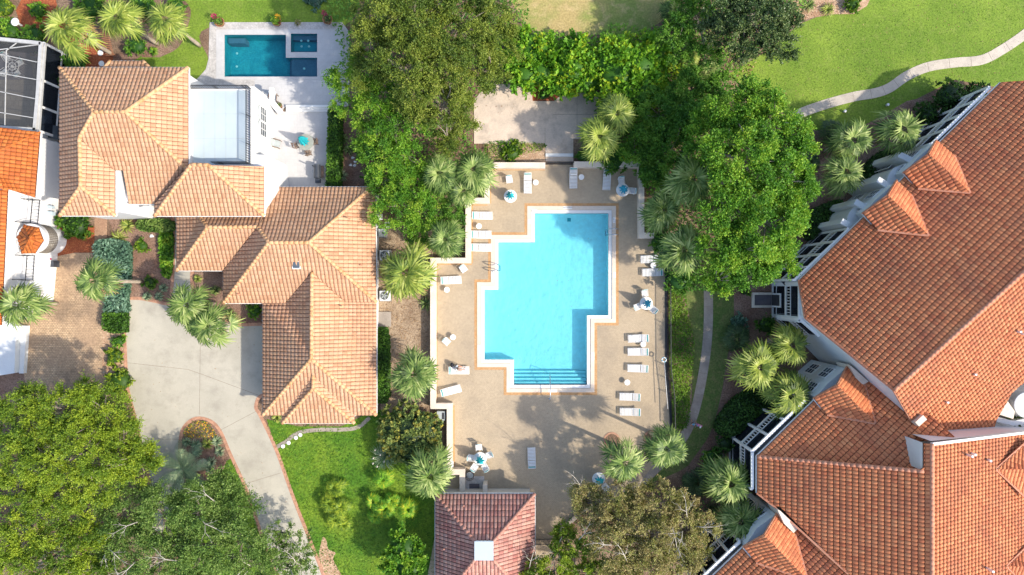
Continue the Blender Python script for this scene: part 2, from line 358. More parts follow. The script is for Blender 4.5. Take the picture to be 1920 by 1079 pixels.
F['dark'] = leafmat("dark_glossy_leaves", [(.015,.035,.012),(.05,.10,.03),(.13,.20,.06),(.30,.34,.14)], .2, .35)
F['autumn'] = leafmat("turning_leaves", [(.10,.12,.03),(.24,.26,.055),(.46,.36,.17),(.32,.35,.08),(.58,.47,.27)])
F['boxwood'] = leafmat("boxwood_leaves", [(.015,.045,.010),(.05,.125,.02),(.11,.24,.035)], .2)
F['hedge'] = leafmat("hedge_leaves", [(.02,.06,.008),(.07,.18,.016),(.16,.31,.025)], .3)
F['mottled'] = leafmat("mottled_shrub_leaves", [(.03,.06,.02),(.11,.18,.05),(.26,.34,.09),(.42,.42,.10),(.55,.40,.04)], .25)
F['juniper'] = leafmat("blue_green_juniper", [(.04,.10,.06),(.13,.25,.16),(.26,.40,.28)], .2)
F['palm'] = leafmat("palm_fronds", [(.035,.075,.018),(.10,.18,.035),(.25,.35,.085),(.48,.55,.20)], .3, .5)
F['palm_y'] = leafmat("yellow_palm_fronds", [(.06,.11,.02),(.17,.25,.035),(.35,.42,.07),(.56,.60,.17)], .3, .5)  # yellower frond colour than the plain palms
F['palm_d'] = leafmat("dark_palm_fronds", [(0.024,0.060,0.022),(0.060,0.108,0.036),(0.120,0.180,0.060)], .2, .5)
F['palm_b'] = leafmat("silver_palm_fronds", [(.08,.16,.08),(.18,.30,.17),(.35,.44,.24),(.52,.58,.36)], .3, .5)
F['ground'] = leafmat("ground_cover_leaves", [(.04,.11,.008),(.09,.21,.012),(.18,.31,.02),(.28,.38,.03)], .3)
F['litter'] = leafmat("fallen_leaves", [(.30,.16,.07),(.45,.30,.16),(.20,.10,.05),(.55,.42,.28)], .1, .8)

# ------------------------------------------------------------ generators
def zp(px, py, e):
    """height of a photo point lying on the slope that rises from eave e=(ax,ay,bx,by,z,pitch)"""
    ax, ay, bx, by, ze, pt = e; a = Vector(W2(ax, ay, ze)); b = Vector(W2(bx, by, ze)); d = (b-a).normalized(); z = ze
    for _ in range(30):
        p = Vector(W2(px, py, z)); z = ze + pt*abs((p-a).cross(d))
    return z
def clip_to_poly(P, poly):
    ins = inside(P, poly); best = np.full(len(P), 1e18); Q = P.copy(); n = len(poly)
    for i in range(n):
        a = np.array(poly[i][:2]); b = np.array(poly[(i+1) % n][:2]); ab = b-a; L = (ab**2).sum()
        t = np.clip(((P-a)@ab)/max(L, 1e-9), 0, 1); q = a+t[:, None]*ab; d = ((P-q)**2).sum(1)
        m = d < best; best[m] = d[m]; Q[m] = q[m]
    return np.where(ins[:, None], P, Q), ins
def tiles(poly3, du, dv, dirn=None, hgt=.095, step=.04, gap=.86):
    """clay tiles over one planar slope; the first edge of poly3 (or dirn) runs along the eave"""
    P = np.array(poly3, float); c = P.mean(0)
    A = np.c_[P[:, 0], P[:, 1], np.ones(len(P))]; co, *_ = np.linalg.lstsq(A, P[:, 2], rcond=None)   # z = ax+by+c
    if dirn is None: u = P[1, :2]-P[0, :2]
    else: u = np.array(dirn, float)
    u /= np.linalg.norm(u); v = np.array([-u[1], u[0]]);
    if (c[:2]-P[0, :2])@v < 0: v = -v
    o = P[0, :2]; su = (P[:, :2]-o)@u; sv = (P[:, :2]-o)@v
    I = np.arange(math.floor(su.min()/du)-1, math.ceil(su.max()/du)+1); J = np.arange(math.floor(sv.min()/dv)-1, math.ceil(sv.max()/dv)+1)
    ii, jj = [a.ravel() for a in np.meshgrid(I, J)]
    cen = o + ((ii+.5)*du)[:, None]*u + ((jj+.5)*dv)[:, None]*v
    cx = inside(cen, P); q = cx.copy()
    for fu, fv in ((.05,.05),(.95,.05),(.05,.95),(.95,.95)):
        q |= inside(o + ((ii+fu)*du)[:, None]*u + ((jj+fv)*dv)[:, None]*v, P)
    ii = ii[q]; jj = jj[q]; n = len(ii)
    # z of the true (maybe slightly bent) surface: nearest triangle interpolation
    tri = tessellate_polygon([[Vector((p[0], p[1], 0)) for p in P]])
    def surf(X):
        z = X@co[:2] + co[2]; done = np.zeros(len(X), bool); worst = np.full(len(X), -1e9)
        for t in tri:
            a, b, c3 = P[list(t)]; d = (b[0]-a[0])*(c3[1]-a[1]) - (b[1]-a[1])*(c3[0]-a[0])
            if abs(d) < 1e-6: continue
            w1 = ((X[:,0]-a[0])*(c3[1]-a[1]) - (X[:,1]-a[1])*(c3[0]-a[0]))/d
            w2 = ((b[0]-a[0])*(X[:,1]-a[1]) - (b[1]-a[1])*(X[:,0]-a[0]))/d
            w0 = 1-w1-w2; mn = np.minimum(np.minimum(w0, w1), w2); m = mn > worst
            worst[m] = mn[m]; zz = w0*a[2]+w1*b[2]+w2*c3[2]; z[m] = zz[m]
        return z
    us = np.array([0, .16, .44, .80, 1.0]); hs = np.array([.1, .8, 1, .25, 0])*hgt
    ju = (rng.random(n)-.5)*.012
    V = np.zeros((n, 15, 3))
    for r, (tv, lift) in enumerate(((0.0, step), (gap, 0.012 if gap < 1 else 0.0), (0.0, -.004))):
        for k in range(5):
            x = o + ((ii+us[k])*du+ju)[:, None]*u + ((jj+tv)*dv - (.02 if r != 1 else 0))[:, None]*v
            xc, _ = clip_to_poly(x, P); z = surf(xc) + (hs[k] if r != 2 else hs[k]*.1) + lift
            V[:, r*5+k, 0] = xc[:, 0]; V[:, r*5+k, 1] = xc[:, 1]; V[:, r*5+k, 2] = z
    flip = (u[0]*v[1]-u[1]*v[0]) < 0
    F0 = []
    for k in range(4):
        F0.append([k, k+1, 5+k+1, 5+k]); F0.append([10+k, 10+k+1, k+1, k])
    F0 = np.array(F0)
    if flip: F0 = F0[:, ::-1]
    Fc = (np.arange(n)*15)[:, None, None] + F0[None]
    rr = np.repeat((.1+.9*rng.random(n))[:, None], 8, 1); rr[:, 1::2] = 0.0; rr[:, 6] = 0.04  # butt faces painted with the dark lap-shade stop, pan strips with pan colour
    return V.reshape(-1, 3), Fc.reshape(-1, 4), rr.ravel()
def ridge_mb(a, b, r=.16, seg=.42):
    a = Vector(a); b = Vector(b); d = b-a; L = d.length; d.normalize(); n = max(1, round(L/seg)); mb = MB()
    if d.z < 0: a, b = b, a; d = -d
    for i in range(n):
        p = a + d*(L*i/n) ; q = a + d*(L*(i+1)/n + .05)
        mb.tube([p+Vector((0,0,.035)), q+Vector((0,0,.02))], [r*1.03, r*.95], 8, r=random.random())
    return mb
def make_roof(name, root, V, faces, caps=(), fasc=(), tile='tile_tan', capm='cap_tan', du=.34, dv=.36, dirs={}, cap_r=.16, fw=.1, gut='trim', label=None, gap=.92, hgt=.09):
    """V: name->(px,py,z). faces: strings of vertex names, eave edge first. one roof mesh, ridge caps as its sub-parts"""
    P = {k: W(*v) for k, v in V.items()}; VV = []; FF = []; RR = []; base = 0
    deck = MB()
    for fi, f in enumerate(faces):
        names = f.split(); pl = [P[n] for n in names]
        dr = None
        if fi in dirs: a, b = dirs[fi].split(); dr = (P[b][0]-P[a][0], P[b][1]-P[a][1])
        v, fc, r = tiles(pl, du, dv, dr, gap=gap, hgt=hgt); VV.append(v); FF.append(fc+base); RR.append(r); base += len(v)
        vs, t = tri_poly([[(p[0], p[1]) for p in pl]])
        deck.add([(p[0], p[1], p[2]-.012) for p in pl], t, 0.0)  # deck takes the painted shade colour that shows in the lap gaps
    o = fast_mesh(name, np.concatenate(VV), np.concatenate(FF), np.concatenate(RR), M[tile], root)
    if label: o['label'] = label
    deck.build('roof_deck', M[tile], o)
    for c in caps:
        a, b = c.split(); ridge_mb(P[a], P[b], cap_r).build('ridge_cap', M[capm], o, smooth=True)
    for c in fasc:
        a, b = c.split(); A = Vector(P[a]); B = Vector(P[b])
        m = MB(); m.beam(A-Vector((0,0,.1)), B-Vector((0,0,.1)), fw, .16); m.build('gutter', M[gut], o)
    return o
def leaf_arrays(C, D, size, rnd, asp=.6, upbias=.9):
    """rhombic leaves at C (Nx3) pointing along D, leaf faces biased upward"""
    n = len(C); D = D/np.maximum(np.linalg.norm(D, axis=1, keepdims=True), 1e-6)
    Nn = rng.normal(size=(n, 3)); Nn[:, 2] += upbias*2.2; S = np.cross(D, Nn); S /= np.maximum(np.linalg.norm(S, axis=1, keepdims=True), 1e-6)
    s = size[:, None]; V = np.stack([C-D*s*.5, C+S*s*.5*asp, C+D*s*.5, C-S*s*.5*asp], 1).reshape(-1, 3)
    return V, np.arange(4*n).reshape(-1, 4), rnd
def crown_arrays(lobes, leaf=.16, dens=260, clump=.75, spray=1.0, fill=.3, flat=.62, up=.35, leafper=13, yvar=.65, lk=.76, dk=2.5, ub=.6):
    """lobes: (x,y,ztop,r) in metres. leaves sit along short sprays that leave clump centres spread over the lobes"""
    CC = []; DD = []; RR = []; cl = []
    for (x, y, zt, r) in lobes:
        area = math.pi*r*r; nl = int(area*dens*dk); ns = max(4, nl//leafper); nc = max(3, int(area/(clump*clump*.85)))
        ct = rng.uniform(-.12, 1, nc); ph = rng.uniform(0, 2*math.pi, nc); st = np.sqrt(1-np.clip(ct, 0, 1)**2)
        rf = np.where(rng.random(nc) < fill, rng.uniform(.35, .75, nc), rng.uniform(.78, 1.0, nc)); rc = max(r-clump*.55, r*.4)
        rr = rc*rf*(1+.16*np.sin(3*ph+x)+.1*np.sin(5*ph+y*2))
        out = np.stack([st*np.cos(ph), st*np.sin(ph), ct], 1)
        c = np.stack([x+out[:, 0]*rr, y+out[:, 1]*rr, zt-flat*r+out[:, 2]*rr*flat - clump*.3], 1)
        cl.append(c); tone = rng.random(nc)
        k = rng.integers(0, nc, ns); d = out[k]*.75 + rng.normal(size=(ns, 3))*.62; d[:, 2] = d[:, 2]*.7+up
        d /= np.linalg.norm(d, axis=1, keepdims=True); Ls = clump*spray*rng.uniform(.55, 1.25, ns)
        kk = np.repeat(np.arange(ns), leafper); t = rng.uniform(.15, 1, len(kk))
        p = c[k[kk]] + d[kk]*(Ls[kk]*t)[:, None] + rng.normal(size=(len(kk), 3))*(.05+.05*t)[:, None]*clump
        p[:, 2] -= (t**2)*Ls[kk]*.18
        CC.append(p); DD.append(d[kk] + rng.normal(size=(len(kk), 3))*.7)
        RR.append(np.clip(tone[k[kk]]*yvar + rng.random(len(kk))*(1-yvar), 0, 1))
    C = np.concatenate(CC); D = np.concatenate(DD); R = np.concatenate(RR)
    return leaf_arrays(C, D, leaf*lk*rng.uniform(.6, 1.3, len(C)), R, upbias=ub), np.concatenate(cl)
def lob(l):
    px, py, rp, zt = l; r = rp/20*(1-zt*.8/H); x, y, _ = W(px, py, max(zt-.5*r, zt*.5)); return (x, y, zt, r)
def tree(name, label, lobes, base, fm, leaf=.16, dens=260, clump=.75, tr=.22, bare=0, cat='tree', group=None, bark='bark', **kw):
    """lobes in photo pixels (px,py,radius px,top height m); base = photo position of the trunk foot"""
    L = [lob(l) for l in lobes]; b = Vector(W(base[0], base[1], 0)); root = thing(name, label, cat, tuple(b), group)
    (V, Fc, R), cl = crown_arrays(L, leaf, dens, clump, **kw)
    fast_mesh('crown', V, Fc, R, F[fm], root)
    ztop = max(l[2] for l in L); mb = MB(); fork = b + Vector((0, 0, ztop*.3))
    mb.tube([b-Vector((0,0,.1)), b+Vector((.05,.03,ztop*.12)), fork], [tr*1.35, tr, tr*.85], 9)
    mb.build('trunk', M[bark], root, smooth=True)
    for (x, y, zt, r) in L:
        lm = MB(); c = Vector((x, y, zt-.75*r)); mid = (fork+c)/2 + Vector((random.uniform(-.3,.3), random.uniform(-.3,.3), .3))
        lm.tube([fork-Vector((0,0,.2)), mid, c], [tr*.6, tr*.42, tr*.25], 6)
        near = [p for p in cl if (p[0]-x)**2+(p[1]-y)**2 < r*r]; random.shuffle(near)
        for p in near[:14]:
            p = Vector(p); m2 = (c+p)/2+Vector((random.uniform(-.2,.2), random.uniform(-.2,.2), -.1))
            lm.tube([c, m2, p+Vector((0,0,.1))], [tr*.2, tr*.12, .02], 5)
        lm.build('limb', M[bark], root, smooth=True)
    if bare:
        for _ in range(bare):
            tw = MB()
            x, y, zt, r = random.choice(L); a = random.uniform(0, 6.28); q = random.uniform(.2, .8)*r
            p = Vector((x+q*math.cos(a), y+q*math.sin(a), zt-.25*r)); dd = Vector((math.cos(a)*.7+random.uniform(-.5,.5), math.sin(a)*.7+random.uniform(-.5,.5), .25)).normalized()
            ln = random.uniform(.9, 1.9)
            def br(p, dd, ln, r0, k):
                e = p+dd*ln+Vector((0, 0, .05)); m_ = (p+e)/2+Vector((random.uniform(-.12,.12), random.uniform(-.12,.12), .08))*ln
                tw.tube([p, m_, e], [r0, r0*.75, r0*.45], 5)
                if k:
                    for s in (-1, 1, .3):
                        nd = Vector((dd.x*math.cos(s*.7)-dd.y*math.sin(s*.7), dd.x*math.sin(s*.7)+dd.y*math.cos(s*.7), dd.z*.6+.1)).normalized()
                        br(m_ if s != .3 else e, nd, ln*random.uniform(.4, .65), r0*.5, k-1)
            br(p, dd, ln, .05, 2)
            tw.build('bare_branch', M['palebark'], root, smooth=True)
    return root
def shrub(name, label, lobes, fm, leaf=.1, dens=420, cat='shrub', group=None, core=True, clump=.3, **kw):
    L = [lob(l) for l in lobes]; x, y, zt, r = L[0]; root = thing(name, label, cat, (x, y, 0), group)
    kw.setdefault('fill', .15); kw.setdefault('flat', .6); kw.setdefault('up', .5); kw.setdefault('leafper', 7)
    (V, Fc, R), cl = crown_arrays(L, max(leaf, .13)*1.35, dens*.68, clump, lk=1.1, dk=1, ub=.35, **kw); fast_mesh('foliage', V, Fc, R, F[fm], root)
    st = MB()
    for (x, y, zt, r) in L:
        for k in range(7):
            a = random.uniform(0, 6.28); st.tube([(x, y, 0), (x+math.cos(a)*r*.3, y+math.sin(a)*r*.3, zt*.4), (x+math.cos(a)*r*.7, y+math.sin(a)*r*.7, zt*.72)], [.035, .025, .01], 5)
    st.build('stems', M['bark'], root)
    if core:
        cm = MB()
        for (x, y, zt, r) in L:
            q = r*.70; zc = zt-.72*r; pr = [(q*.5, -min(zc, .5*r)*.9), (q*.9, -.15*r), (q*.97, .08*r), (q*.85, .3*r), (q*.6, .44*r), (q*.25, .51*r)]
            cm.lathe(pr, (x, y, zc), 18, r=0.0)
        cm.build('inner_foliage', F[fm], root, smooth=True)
    return root
def hedge(name, label, poly, z, fm, leaf=.21, dens=150, cat='hedge', group=None, smoothp=True, zpx=None, rough=.13):
    """clipped hedge: leaves over the top and sides of a prism traced at its top height"""
    pts = curve(poly, 4) if smoothp else poly
    pw = ccw([W2(p[0], p[1], z) for p in pts]); xs = [p[0] for p in pw]; ys = [p[1] for p in pw]
    c = (sum(xs)/len(xs), sum(ys)/len(ys), 0); root = thing(name, label, cat, c, group)
    A = abs(area2(pw))/2; bb = (max(xs)-min(xs))*(max(ys)-min(ys)); n = int(dens*bb)
    P = np.c_[rng.uniform(min(xs), max(xs), n), rng.uniform(min(ys), max(ys), n)]; P = P[inside(P, pw)]
    zz = z + rough*np.sin(P[:, 0]*2.1)*np.cos(P[:, 1]*1.7) + rng.normal(size=len(P))*rough*.5 - .03
    top = np.c_[P, zz]; tone = .5+.5*np.sin(P[:, 0]*1.3+np.cos(P[:, 1]*1.9)*2)
    per = []; 
    for i in range(len(pw)):
        a = np.array(pw[i-1]); b = np.array(pw[i]); L = np.linalg.norm(b-a); k = int(L*z*dens*.6)
        if k: t = rng.random(k); q = a+(b-a)*t[:, None]+rng.normal(size=(k, 2))*.04; per.append(np.c_[q, rng.uniform(.05, z, k)])
    C = np.concatenate([top]+per); R = np.concatenate([tone*.45+rng.random(len(P))*.55]+[rng.random(len(q))*.7 for q in per])
    D = rng.normal(size=C.shape); D[:, 2] = D[:, 2]*.5+.25
    V, Fc, R = leaf_arrays(C, D, leaf*rng.uniform(.6, 1.3, len(C)), R, .6, upbias=.25)
    fast_mesh('foliage', V, Fc, R, F[fm], root)
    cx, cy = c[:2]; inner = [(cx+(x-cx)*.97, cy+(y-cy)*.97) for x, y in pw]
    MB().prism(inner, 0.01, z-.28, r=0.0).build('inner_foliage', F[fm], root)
    return root
def cover(name, poly, z, fm, leaf, dens, kind='stuff', label=None, cat=None, smoothp=True, tall=.1, tonescale=.7, up=.6, asp=.5):
    """uncountable leaves or blades spread over an area"""
    pts = curve(poly, 4) if smoothp else poly
    pw = [W2(p[0], p[1], z) for p in pts]; xs = [p[0] for p in pw]; ys = [p[1] for p in pw]
    n = int(dens*(max(xs)-min(xs))*(max(ys)-min(ys))); P = np.c_[rng.uniform(min(xs), max(xs), n), rng.uniform(min(ys), max(ys), n)]; P = P[inside(P, pw)]
    C = np.c_[P, z + rng.random(len(P))*tall]; D = rng.normal(size=C.shape); D[:, 2] = abs(D[:, 2])*up
    tone = .5+.25*np.sin(P[:, 0]*tonescale+1.5*np.sin(P[:, 1]*tonescale*.8))+.25*np.sin(P[:, 1]*tonescale*1.3+P[:, 0])
    R = np.clip(tone*.6+rng.random(len(P))*.4, 0, 1)
    V, Fc, R = leaf_arrays(C, D, leaf*rng.uniform(.6, 1.4, len(C)), R, asp)
    o = fast_mesh(name, V, Fc, R, F[fm], None); return tag(o, label, cat, None, kind)
def palm_mesh(seed, R=2.2, nf=30, fm='palm', droop=1.1, nl=15, feather=False, dead=False):
    rs = random.Random(seed); V = []; Fc = []; Rr = []
    def q(pts, r):
        b = len(V); V.extend([tuple(p) for p in pts]); Fc.append((b, b+1, b+2, b+3)); Rr.append(r)
    for i in range(nf):
        az = i*2.39996+rs.uniform(-.4, .4); age = (i+.5)/nf; el = math.radians(62-age*72+rs.uniform(-10, 10))
        L = R*(.06+.50*age**.55)*rs.uniform(.85, 1.12); fr = R*.48*rs.uniform(.8, 1.15)
        if dead: el = math.radians(rs.uniform(-45, -18)); L = R*.5
        d = Vector((math.cos(az)*math.cos(el), math.sin(az)*math.cos(el), math.sin(el))); side = Vector((-math.sin(az), math.cos(az), 0)); up = d.cross(side)*-1
        if up.z < 0: up = -up
        base = Vector((0, 0, -.3*age)); tip = base + d*L + Vector((0, 0, -.1*L*age)); tone = .12+.5*rs.random()+.12*(1-age)
        for s in (-1, 1): q([base-side*.025*s, base+up*.03, tip+up*.015, tip-side*.012*s], tone*.8)
        dd = (tip-base).normalized(); dd = (dd+Vector((0, 0, -.45-.15*age))).normalized(); side = dd.cross(up).normalized(); up2 = side.cross(dd)
        if feather:
            n = 22
            for k in range(n):
                t = (k+.5)/n; p = base + d*(R*1.0*t) + Vector((0, 0, -.35*R*t*t*(.4+age)))
                for s in (-1, 1):
                    ln = R*.33*math.sin(math.pi*(.12+.83*t)); e = p + (side*s*.8+dd*.75).normalized()*ln + Vector((0, 0, -.12*ln))
                    w = dd*.035; q([p-w, p+w, e+w*.3, e-w*.3], min(1, tone+rs.uniform(-.15, .2)))
            continue
        for k in range(nl):
            a = math.radians(-112+224*(k+.5)/nl+rs.uniform(-3, 3)); ln = fr*(.66+.34*math.cos(a*.55))*rs.uniform(.75, 1.1)
            ld = (dd*math.cos(a)+side*math.sin(a)).normalized(); dr = droop*(.35+.5*age)
            pm = tip+ld*ln*.5+up2*(.10*fr*(1-abs(a)/2.2)-.02); pe = tip+ld*ln*1.0-Vector((0, 0, 1))*ln*.28*dr
            wv = ld.cross(up2).normalized(); w1 = ln*math.sin(math.radians(224/nl/2))*.5*1.05; r = min(1, max(0, tone+rs.uniform(-.3, .38)))
            q([tip-wv*.008, tip+wv*.008, pm+wv*w1*.9, pm-wv*w1*.9], r); q([pm-wv*w1*.9, pm+wv*w1*.9, pe+wv*.008, pe-wv*.008], r)
    me = bpy.data.meshes.new("crown"); me.from_pydata(V, [], Fc); at = me.attributes.new("rnd", 'FLOAT', 'FACE'); at.data.foreach_set("value", np.array(Rr, np.float32))
    me.materials.append(F[fm]); me.update(); return me
PM = {}
def palm(label, px, py, rp, h, fm='palm', cat='palm tree', name='palm_tree', seed=None, group='fan palms around the gardens', nf=21, feather=False, tr=.15, trunk=True, nl=15, lean=None):
    """crown centred on photo point px,py at height h; the straight trunk stands below it"""
    seed = seed if seed is not None else int(px*7+py*13) % 5
    x, y, _ = W(px, py, h); key = (seed, fm, nf, feather, nl)
    if key not in PM: PM[key] = palm_mesh(seed*17+3, 2.2, nf, fm, feather=feather, nl=nl)
    bx, by = (x, y) if lean is None else W2(lean[0], lean[1], 0)
    root = thing(name, label, cat, (bx, by, 0), group)
    c = bpy.data.objects.new('crown', PM[key]); link(c, root); c.location = (x-bx, y-by, h); s = rp/20*(1-h/H)/2.2*1.16; jt = .93+.14*((px*13+py*7) % 10)/10; s *= jt; c.scale = (s, s*(.94+.1*((px+py) % 3)/2), s); c.delta_rotation_euler = (.12*math.sin(px), .12*math.cos(py), 0); c.rotation_euler = (0, 0, (px*3.7+py) % 6.28)
    if trunk and h > 3:
        k2 = ('dead', seed % 3)
        if k2 not in PM: PM[k2] = palm_mesh(seed*5+1, 2.2, 5, 'litter', nl=nl, dead=True)
        q = bpy.data.objects.new('dead_fronds', PM[k2]); link(q, root); q.location = (x-bx, y-by, h-.15); q.scale = (s*.82,)*3; q.rotation_euler = (0, 0, (px*1.3) % 6.28)
    if trunk:
        T = MB(); n = 9; pts = []; rad = []
        for i in range(n+1):
            t = i/n; pts.append((bx+(x-bx)*t**1.3+.05*math.sin(t*3), by+(y-by)*t**1.3, h*t-.05)); rad.append(tr*(1.25-.45*t) if t < .9 else tr*1.15)
        T.tube(pts, rad, 10); T.build('trunk', M['palmbark'], root, smooth=True)
    return root
def tuft(name, label, px, py, rp, hgt, fm, n=60, w=.05, cat='plant', group=None, arch=.5, flowers=None):
    """clump of arching strap leaves"""
    x, y, _ = W(px, py, 0); R = rp/20; V = []; Fc = []; Rr = []
    root = thing(name, label, cat, (x, y, 0), group)
    for i in range(n):
        a = i*2.4+random.uniform(-.2, .2); el = random.uniform(.35, 1.35); L = R*random.uniform(.75, 1.1)
        d = Vector((math.cos(a), math.sin(a), 0)); s = Vector((-math.sin(a), math.cos(a), 0))*w*.5; r = random.random()
        p0 = Vector((x, y, .02))+d*.05; p1 = p0+d*L*.5+Vector((0, 0, hgt*math.sin(el))); p2 = p0+d*L+Vector((0, 0, hgt*(math.sin(el)-arch)))
        if p2.z < .03: p2.z = .03
        b = len(V); V += [p0-s, p0+s, p1+s, p1-s, p2+s*.2, p2-s*.2]; Fc += [(b, b+1, b+2, b+3), (b+3, b+2, b+4, b+5)]; Rr += [r, r]
    fast_mesh('leaves', [tuple(v) for v in V], Fc, Rr, F[fm], root)
    if flowers:
        fmb = MB()
        for k in range(flowers[1]):
            a = random.uniform(0, 6.28); q = R*random.uniform(.1, .8); fmb.lathe([(.0, -.25), (.07, -.1), (.075, .08), (.01, .3)], (x+q*math.cos(a), y+q*math.sin(a), hgt*1.05), 6)
        fmb.build('plumes', M[flowers[0]], root, smooth=True)
    return root
def sheet(name, poly, z, m, kind='structure', smoothp=False, holes=(), label=None, cat=None, zpx=0):
    pts = curve(poly, 6) if smoothp else poly
    o = MB().sheet([W2(p[0], p[1], zpx) for p in pts], z, holes=[[W2(a, b, zpx) for a, b in h] for h in holes]).build(name, M[m])
    return tag(o, label, cat, None, kind)
def slab(name, poly, z0, z1, m, kind='structure', smoothp=False, holes=(), label=None, cat=None, parent=None):
    pts = curve(poly, 6) if smoothp else poly
    o = MB().prism([W2(p[0], p[1], z1) for p in pts], z0, z1, holes=[[W2(a, b, z1) for a, b in h] for h in holes]).build(name, M[m], parent)
    return tag(o, label, cat, None, kind) if parent is None else o
def window(root, a, b, z0, z1, nx=2, nz=3, arch=False, inward=None, fw=.07):
    """window on a vertical wall between plan points a,b; frame with a pane; stands proud of the wall"""
    a = Vector((*a, 0)); b = Vector((*b, 0)); d = (b-a); L = d.length; d.normalize(); n = Vector((d.y, -d.x, 0))
    if inward is not None and n.dot(Vector((inward[0]-a.x, inward[1]-a.y, 0))) > 0: n = -n
    o = n*.02; fr = MB(); A = a+o; B = b+o
    for z in (z0, z1): fr.beam(A+Vector((0,0,z)), B+Vector((0,0,z)), fw, fw)
    for k in range(nx+1):
        p = A+d*L*k/nx; fr.beam(p+Vector((0,0,z0)), p+Vector((0,0,z1)), fw*(1 if k in (0, nx) else .5), fw)
    for k in range(1, nz):
        z = z0+(z1-z0)*k/nz; fr.beam(A+Vector((0,0,z)), B+Vector((0,0,z)), fw*.5, fw*.4)
    f = fr.build('window', M['trim'], root); pn = MB(); pn.beam(a+n*.012+Vector((0,0,(z0+z1)/2)), b+n*.012+Vector((0,0,(z0+z1)/2)), .02, z1-z0); pn.build('pane', M['glass'], f)
    return f
def railing(root, pts, z0, h, m='metalblk', step=.13, name='railing', r=.022, posts=True):
    mb = MB(); pts = [Vector((*p[:2], 0)) for p in pts]
    for i in range(len(pts)-1):
        a, b = pts[i], pts[i+1]; L = (b-a).length; n = max(1, int(L/step))
        mb.beam(a+Vector((0,0,z0+h)), b+Vector((0,0,z0+h)), .06, .05); mb.beam(a+Vector((0,0,z0+.1)), b+Vector((0,0,z0+.1)), .04, .04)
        for k in range(n+1):
            p = a+(b-a)*k/n; rr = r*1.3*(2 if (posts and k % 12 == 0) else 1); mb.beam(p+Vector((0,0,z0)), p+Vector((0,0,z0+h)), rr, rr)
    return mb.build(name, M[m], root)
def screen_wall(root, a, b, bays, zt=6.0, zm=3.1, wm='trim', first=True, last=True):
    """two-storey screened balcony front between ground points a,b: posts, floor beam, baluster rails, dark screens"""
    a = Vector((*a, 0)); b = Vector((*b, 0)); d = b-a; Z = lambda z: Vector((0,0,z)); n = Vector((d.y, -d.x, 0)).normalized()
    if n.x*a.x+n.y*a.y > 0: n = -n          # towards the garden
    sc = MB(); sc.beam(a+Z(zt/2)-n*.04, b+Z(zt/2)-n*.04, .02, zt-.1); sc.build('screen', M['screendark'], root)
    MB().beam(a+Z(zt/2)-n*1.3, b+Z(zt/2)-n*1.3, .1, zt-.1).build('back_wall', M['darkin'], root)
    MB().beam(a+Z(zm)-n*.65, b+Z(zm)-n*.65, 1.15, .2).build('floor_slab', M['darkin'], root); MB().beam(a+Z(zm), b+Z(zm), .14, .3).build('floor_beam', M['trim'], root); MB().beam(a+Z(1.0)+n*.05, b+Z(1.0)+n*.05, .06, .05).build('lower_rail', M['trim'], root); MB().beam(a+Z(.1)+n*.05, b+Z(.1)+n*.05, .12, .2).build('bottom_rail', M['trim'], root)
    MB().beam(a+Z(zt-.05), b+Z(zt-.05), .22, .2).build('top_beam', M['trim'], root)
    for k in range(bays+1):
        if (k == 0 and not first) or (k == bays and not last): continue
        p = a+d*k/bays; MB().beam(p+n*.06, p+n*.06+Z(zt), .2, .2).build('post', M[wm], root)
    for k in range(bays):
        rl = MB(); p = a+d*k/bays; q = a+d*(k+1)/bays; rl.beam(p+Z(zm+1.1)+n*.05, q+Z(zm+1.1)+n*.05, .07, .07); rl.beam(p+Z(zm+.12)+n*.05, q+Z(zm+.12)+n*.05, .05, .05)
        m = int((q-p).length/.24)
        for j in range(1, m): s = p+(q-p)*j/m+n*.05; rl.beam(s+Z(zm+.1), s+Z(zm+1.1), .06, .06)
        rl.build('balustrade', M['trim'], root)
# ---------------------------------------------------------- furniture prototypes (head / back towards +Y)
def make_lounger():
    r = thing('sun_lounger', '', 'sun lounger'); fr = MB(); w = .34
    fr.tube([(-w,-.95,.3),(w,-.95,.3),(w,.28,.32),(w,.95,.52),(-w,.95,.52),(-w,.28,.32),(-w,-.95,.3)], .025, 8)
    fr.beam((-w,-.3,.3),(w,-.3,.3),.03,.03); fr.beam((-w,.3,.31),(w,.3,.31),.03,.03); fr.build('frame', M['trim'], r, smooth=True)
    st = MB(); n = 9
    for i in range(n): y = -.9+i*(1.16/n)+.05; st.box((0,y,.325),(.62,.088,.014))
    st.build('seat_straps', M['vinyl'], r); bs = MB()
    for i in range(4): y = .345+i*.122; bs.box((0,y,.345+(y-.28)*.3),(.62,.088,.014),rx=.29)
    bs.build('backrest_straps', M['vinyl'], r); MB().box((0,.83,.517),(.63,.085,.02),rx=.29).build('head_band', M['teal'], r)
    MB().box((0,.915,.54),(.6,.05,.014),rx=.29).build('top_strap', M['vinyl'], r)
    for sx in (-1, 1):
        for y in (-.7, .45): MB().tube([(sx*.32,y,.3),(sx*.34,y+.04,0)], .022, 7).build('leg', M['trim'], r, smooth=True)
    return r
